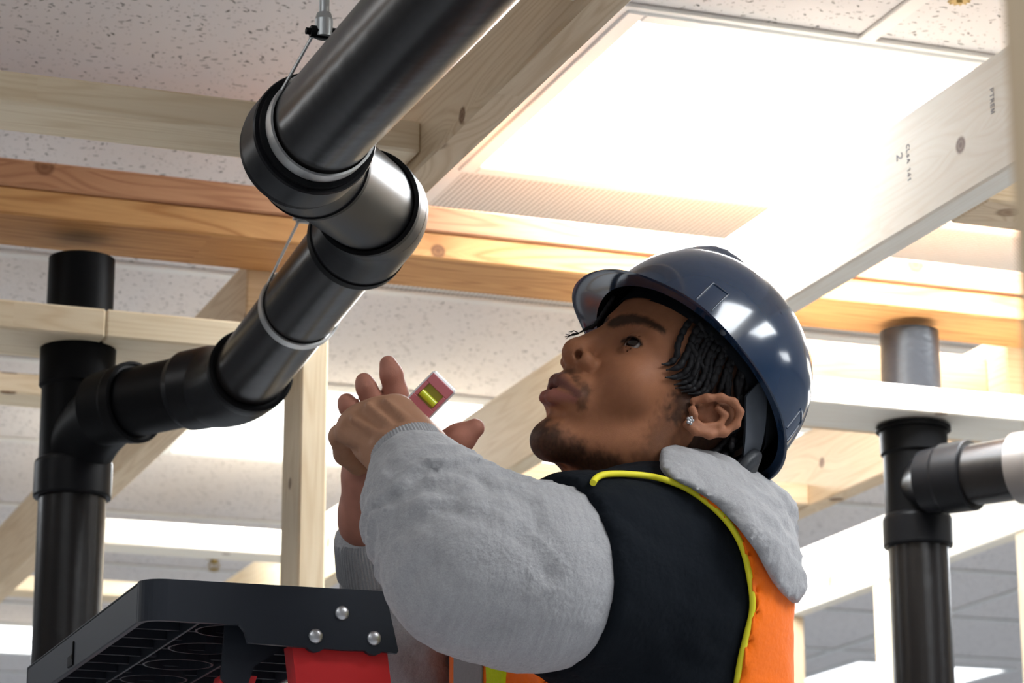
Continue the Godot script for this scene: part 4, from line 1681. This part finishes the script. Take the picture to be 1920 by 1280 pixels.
	# ---- eyes
	for sg in [1.0, -1.0]:
		var eb := MB.new()
		var ec := Vector3(72.5, 15, 31 * sg)
		var gaze := Vector3(0.90, 0.10, 0.34 * sg).normalized()
		var nu := 40
		var nv := 30
		var g0 := gaze.cross(Vector3.UP).normalized()
		var g1 := g0.cross(gaze).normalized()
		grid(eb, func(u: float, v: float) -> Vector3: return tw.call(ec + (gaze * cos(v * PI) + (g0 * cos(u * TAU) + g1 * sin(u * TAU)) * sin(v * PI)) * 12.7), nu, nv, true)
		for k in eb.v.size():
			var v := eb.uv[k].y * PI
			eb.c.append(Color(0.004, 0.003, 0.003) if v < 0.26 else Color(0.022, 0.010, 0.006) if v < 0.56 else Color(0.34, 0.29, 0.26))
		var em := mat("eye_wet", Color.WHITE, 0.12, 0.0, 0.5)
		em.vertex_color_use_as_albedo = true
		part("eye", eb, em, who)
	# ---- ear stud
	var st := thing("ear_stud", "small sparkling silver stud in the ear lobe", "earring", tw.call(H(1293, 788, 86)))
	var sb := MB.new()
	for k in 6:
		var a := TAU * k / 5.0
		var r := 2.6 if k < 5 else 0.0
		sb.ball(tw.call(H(1294, 788, 84) + Vector3(cos(a) * r, sin(a) * r, 0)), Vector3.ONE * 0.0017, 10, 6)
	part("stone", sb, M.rivet, st)
	hair(who, nz)
	# ---- clothes
	var arms := field(hoodie_field, C(600, 1420, -0.30), C(1290, 800, 0.34), 0.0052, cw)
	var hp := part("hoodie", arms, grey, who, "heather grey hoodie")
	part("hood", field(hood_field, C(1120, 1170, -0.22), C(1540, 840, 0.30), 0.0045, cw), grey, hp, "grey hood lying on the back")
	var cf := MB.new()
	ribbed(cf, cam_t * C(782, 884, 0.170), cam_t * C(760, 836, 0.152), 0.0350, 0.0325, 70, cam_t.basis.z)
	part("cuff", cf, grey, hp, "ribbed grey cuff")
	cf = MB.new()
	ribbed(cf, cam_t * C(706, 1075, -0.02), cam_t * C(690, 1000, -0.004), 0.0375, 0.0320, 70, cam_t.basis.z)
	part("cuff", cf, grey, hp, "ribbed grey cuff")
	part("shirt", field(shirt_field, C(770, 1520, -0.34), C(1520, 880, 0.33), 0.0065, cw), black, who, "black short sleeved shirt")
	var vest := part("vest", field(vest_field, C(770, 1520, -0.34), C(1540, 860, 0.33), 0.0060, cw), orange, who, "orange safety vest")
	part("reflective_band", field(band_field.bind(850.0, 909.0, 0.0115), C(800, 1520, -0.1), C(960, 1100, 0.25), 0.005, cw), silver, vest, "silver reflective band")
	part("lime_band", field(band_field.bind(910.0, 957.0, 0.0108), C(860, 1520, -0.1), C(1000, 1100, 0.25), 0.005, cw), lime, vest, "lime green band")
	var pl := []
	for q in [[1112, 905], [1118, 896], [1135, 889], [1170, 888], [1215, 892], [1250, 900], [1290, 917], [1335, 949], [1370, 986], [1394, 1032], [1407, 1090], [1411, 1140], [1400, 1190], [1388, 1240], [1379, 1300], [1372, 1380]]:
		pl.append(cam_t * hit(func(v: Vector3) -> float: return minf(vest_field(v), shirt_field(v) - 0.004), q[0], q[1], 2.0, 2.75))
	var pb := MB.new()
	var sp := spline(pl, 5)
	pb.tube(sp, fill(0.0029, sp.size()), 10)
	part("piping", pb, mat("piping_yellow", lin(0.80, 0.72, 0.02), 0.6), vest, "yellow edge piping")
	# ---- lower body down to the floor
	var inv := cam_t.affine_inverse()
	var hip: Vector3 = cam_t * C(1190, 1500, -0.02)
	var side := cam_t.basis.z
	side.y = 0
	side = side.normalized()
	var hip0 := hip
	hip += cam_t.basis.x * 0.11
	var legs := [[inv * hip0, inv * Vector3(hip.x, 0.98, hip.z), 0.130, 0.140]]
	for sg in [1.0, -1.0]:
		var h0: Vector3 = Vector3(hip.x, 0.93, hip.z) + side * 0.09 * sg
		legs.append([inv * h0, inv * Vector3(h0.x, 0.50, h0.z), 0.095, 0.068])
		legs.append([inv * Vector3(h0.x, 0.50, h0.z), inv * Vector3(h0.x, 0.10, h0.z), 0.068, 0.055])
	var lo: Vector3 = legs[0][0]
	var hi := lo
	for l in legs:
		for k in 2:
			lo = lo.min(l[k])
			hi = hi.max(l[k])
	part("trousers", field(func(q: Vector3) -> float: return caps(q, legs, 0.03), lo - Vector3.ONE * 0.2, hi + Vector3.ONE * 0.2, 0.014, cw), denim, who)
	for sg in [1.0, -1.0]:
		var bt := MB.new()
		var h0: Vector3 = Vector3(hip.x, 0.055, hip.z) + side * 0.09 * sg
		var fw := -cam_t.basis.x
		bt.tube([h0 - fw * 0.08, h0 - fw * 0.06, h0, h0 + fw * 0.10, h0 + fw * 0.17, h0 + fw * 0.19], [0.03, 0.052, 0.055, 0.05, 0.04, 0.015], 20)
		part("boot", bt, M.ladder_black, who)
	helmet(foot)
	level()


func ear_list() -> Array:
	var z := 80.0
	var rim := []
	for q in [[1300, 752, 73], [1325, 746, 80], [1352, 745, 84], [1376, 754, 87], [1387, 772, 88], [1380, 795, 86], [1358, 811, 84], [1330, 815, 82], [1304, 808, 80], [1287, 796, 77]]:
		rim.append(H(q[0], q[1], q[2]))
	var body := []
	for k in rim.size() - 1:
		body.append([rim[k], rim[k + 1], 3.6, 3.6])
	body.append([H(1298, 792, 74), H(1310, 797, 77), 7.0, 6.0])
	body.append([H(1310, 777, 63), H(1355, 780, 66), 10.0, 12.0])
	body.append([H(1330, 797, 69), H(1350, 792, 70), 8.0, 8.0])
	body.append([H(1335, 760, 69), H(1358, 765, 71), 8.0, 8.0])
	var hole := [[H(1306, 776, 77), H(1325, 772, 79), 4.6, 5.0], [H(1345, 757, 89), H(1372, 772, 91), 3.6, 3.8], [H(1372, 772, 91), H(1362, 797, 89), 3.8, 3.2], [H(1325, 786, 80), H(1342, 779, 82), 6.0, 5.0]]
	var ridge := [[H(1345, 764, 80), H(1360, 778, 83), 3.2, 3.4], [H(1360, 778, 83), H(1350, 796, 82), 3.4, 3.2], [H(1350, 796, 82), H(1318, 800, 79), 3.2, 3.4], [H(1298, 768, 76), H(1303, 778, 80), 4.0, 3.4]]
	return [body, hole, ridge]


func hair(who: Node3D, nz: FastNoiseLite) -> void:
	var hm := mat("hair_black", lin(0.009, 0.008, 0.009), 0.6, 0.0, 0.4)
	var f := func(q: Vector3) -> float: return head_sd(cam_to_head(q)) * 0.001
	# braids as pixel lines over the side of the head
	var L := [
		[[1300, 598], [1284, 618], [1274, 645], [1271, 668], [1258, 680], [1240, 684]],
		[[1320, 612], [1300, 640], [1290, 668], [1284, 690], [1268, 703], [1240, 708]],
		[[1330, 622], [1312, 655], [1302, 690], [1290, 712], [1262, 722]],
		[[1345, 640], [1328, 668], [1316, 700], [1300, 730], [1272, 740]],
		[[1358, 650], [1342, 680], [1330, 712], [1318, 738], [1296, 748]],
		[[1368, 660], [1356, 692], [1346, 722], [1340, 745]],
		[[1378, 672], [1370, 704], [1366, 735], [1368, 760], [1360, 782], [1352, 800]],
		[[1388, 690], [1384, 720], [1386, 750], [1392, 780]],
		[[1398, 710], [1400, 745], [1404, 780], [1400, 815], [1385, 840]],
		[[1310, 605], [1322, 640], [1336, 668]],
		[[1290, 640], [1300, 662], [1312, 684], [1330, 700]],
		[[1405, 760], [1408, 800], [1400, 840], [1380, 862], [1352, 872]],
		[[1398, 800], [1386, 825], [1360, 842], [1334, 858], [1312, 872], [1290, 880]],
		[[1404, 830], [1388, 856], [1365, 870], [1340, 878], [1315, 884]],
		[[1380, 800], [1365, 822], [1345, 838], [1328, 850], [1318, 862]],
		[[1392, 860], [1380, 880], [1366, 892]],
		[[1372, 815], [1356, 840], [1350, 862], [1356, 885]],
		[[1395, 790], [1378, 812], [1372, 842], [1378, 872]],
		[[1340, 838], [1324, 848], [1312, 860], [1302, 868]],
	]
	var more := []
	for k in 8:
		var a: Array = L[k]
		var b2: Array = L[k + 1]
		var mid := []
		for j in mini(a.size(), b2.size()):
			mid.append([(a[j][0] + b2[j][0]) * 0.5 + 3.0, (a[j][1] + b2[j][1]) * 0.5 - 2.0])
		more.append(mid)
	L.append_array(more)
	var hr := RandomNumberGenerator.new()
	hr.seed = 31
	for line in L:
		var pts := []
		var sway := hr.randf_range(-5.0, 5.0)
		for q in line:
			var p := hit(f, q[0] + sway + hr.randf_range(-4.0, 4.0), q[1] + hr.randf_range(-4.0, 4.0), 2.2, 2.75)
			var g := Vector3(f.call(p + Vector3(0.002, 0, 0)) - f.call(p - Vector3(0.002, 0, 0)), f.call(p + Vector3(0, 0.002, 0)) - f.call(p - Vector3(0, 0.002, 0)), f.call(p + Vector3(0, 0, 0.002)) - f.call(p - Vector3(0, 0, 0.002)))
			pts.append(cam_t * (p + g.normalized() * hr.randf_range(0.0012, 0.0050)))
		braid(who, pts, hr.randf_range(0.0026, 0.0036), hm)
	# one loose braid pokes out past the brim
	braid(who, [head_to_world(Vector3(98, 62, -28)), cam_t * C(1118, 606, -0.01), cam_t * C(1100, 616, -0.01), cam_t * C(1083, 626, -0.01)], 0.0022, hm)
	var wisp := MB.new()
	for k in 9:
		var r := RandomNumberGenerator.new()
		r.seed = 70 + k
		var a := cam_t * C(1086, 625, -0.01)
		var e := cam_t * C(1062 + r.randf_range(-4, 6), 630 + r.randf_range(-8, 8), -0.01 + r.randf_range(-0.004, 0.004))
		var m := a.lerp(e, 0.5) + Vector3(0, r.randf_range(-0.002, 0.003), 0)
		wisp.tube([a, m, e], [0.0006, 0.0005, 0.0002], 5)
	part("hair_wisp", wisp, hm, who)


func braid(who: Node3D, pts: Array, r: float, m: Material) -> void:
	var sp := spline(pts, 14)
	# even steps along the line, the plait swelling and waisting
	var line := [sp[0]]
	var step := 0.0009
	for k in range(1, sp.size()):
		while (line[line.size() - 1] as Vector3).distance_to(sp[k]) > step:
			var last: Vector3 = line[line.size() - 1]
			line.append(last + ((sp[k] as Vector3) - last).normalized() * step)
	if line.size() < 4:
		return
	var rad := []
	for k in line.size():
		var s := k * step
		var tip := clampf(float(line.size() - k) / 14.0, 0.25, 1.0)
		rad.append(r * (0.80 + 0.26 * absf(sin(s / (r * 1.25) * PI * 0.5))) * tip)
	var b := MB.new()
	b.tube(line, rad, 9)
	part("braid", b, m, who)


func level() -> void:
	# a pocket level held between the hands, its end showing
	var e0 := C(811, 738, 0.085)
	var e1 := C(690, 862, 0.080)
	var ax := (e0 - e1).normalized()
	var across := Vector3(0, 0, 1).cross(ax)
	across = (across - ax * across.dot(ax)).normalized()
	var nn := ax.cross(across).normalized()
	if nn.z < 0:
		nn = -nn
		across = -across
	# turn the broad face a little upwards
	var t := thing("spirit_level", "small pink and white pocket level with a yellow vial held in the hands", "level", cam_t * e0)
	var o := Transform3D(cam_t.basis * Basis(ax, across, nn), cam_t * e0)
	var put := func(b: MB) -> void:
		for k in b.v.size():
			b.v[k] = o * b.v[k]
			b.n[k] = o.basis * b.n[k]
	var hw := 0.0140
	var b := MB.new()
	b.box(Vector3(-0.062, -hw, -0.012), Vector3(0.016, hw, 0.0), 0.002)
	put.call(b)
	part("case", b, mat("level_white", lin(0.78, 0.76, 0.76), 0.35), t)
	var pink := mat("level_pink", lin(0.62, 0.18, 0.20), 0.4)
	# pink face with a window
	b = MB.new()
	var f := 0.0125
	for r in [[-0.062, -0.0105, -f, f], [0.0050, 0.0145, -f, f], [-0.0105, 0.0050, -f, -0.0088], [-0.0105, 0.0050, 0.0088, f]]:
		b.box(Vector3(r[0], r[2], 0.0), Vector3(r[1], r[3], 0.0022), 0.0006)
	put.call(b)
	part("face", b, pink, t, "pink face plate")
	b = MB.new()
	b.box(Vector3(-0.0105, -0.0088, -0.0005), Vector3(0.0050, 0.0088, 0.0004), 0.0001)
	put.call(b)
	part("window", b, mat("level_olive", lin(0.32, 0.28, 0.03), 0.4), t)
	b = MB.new()
	b.tube([Vector3(-0.0055, -0.0086, 0.0010), Vector3(-0.0055, 0.0086, 0.0010)], [0.0034, 0.0034], 16)
	put.call(b)
	var vm := mat("level_vial", lin(0.70, 0.75, 0.04), 0.15)
	part("vial", b, vm, t, "yellow green vial")
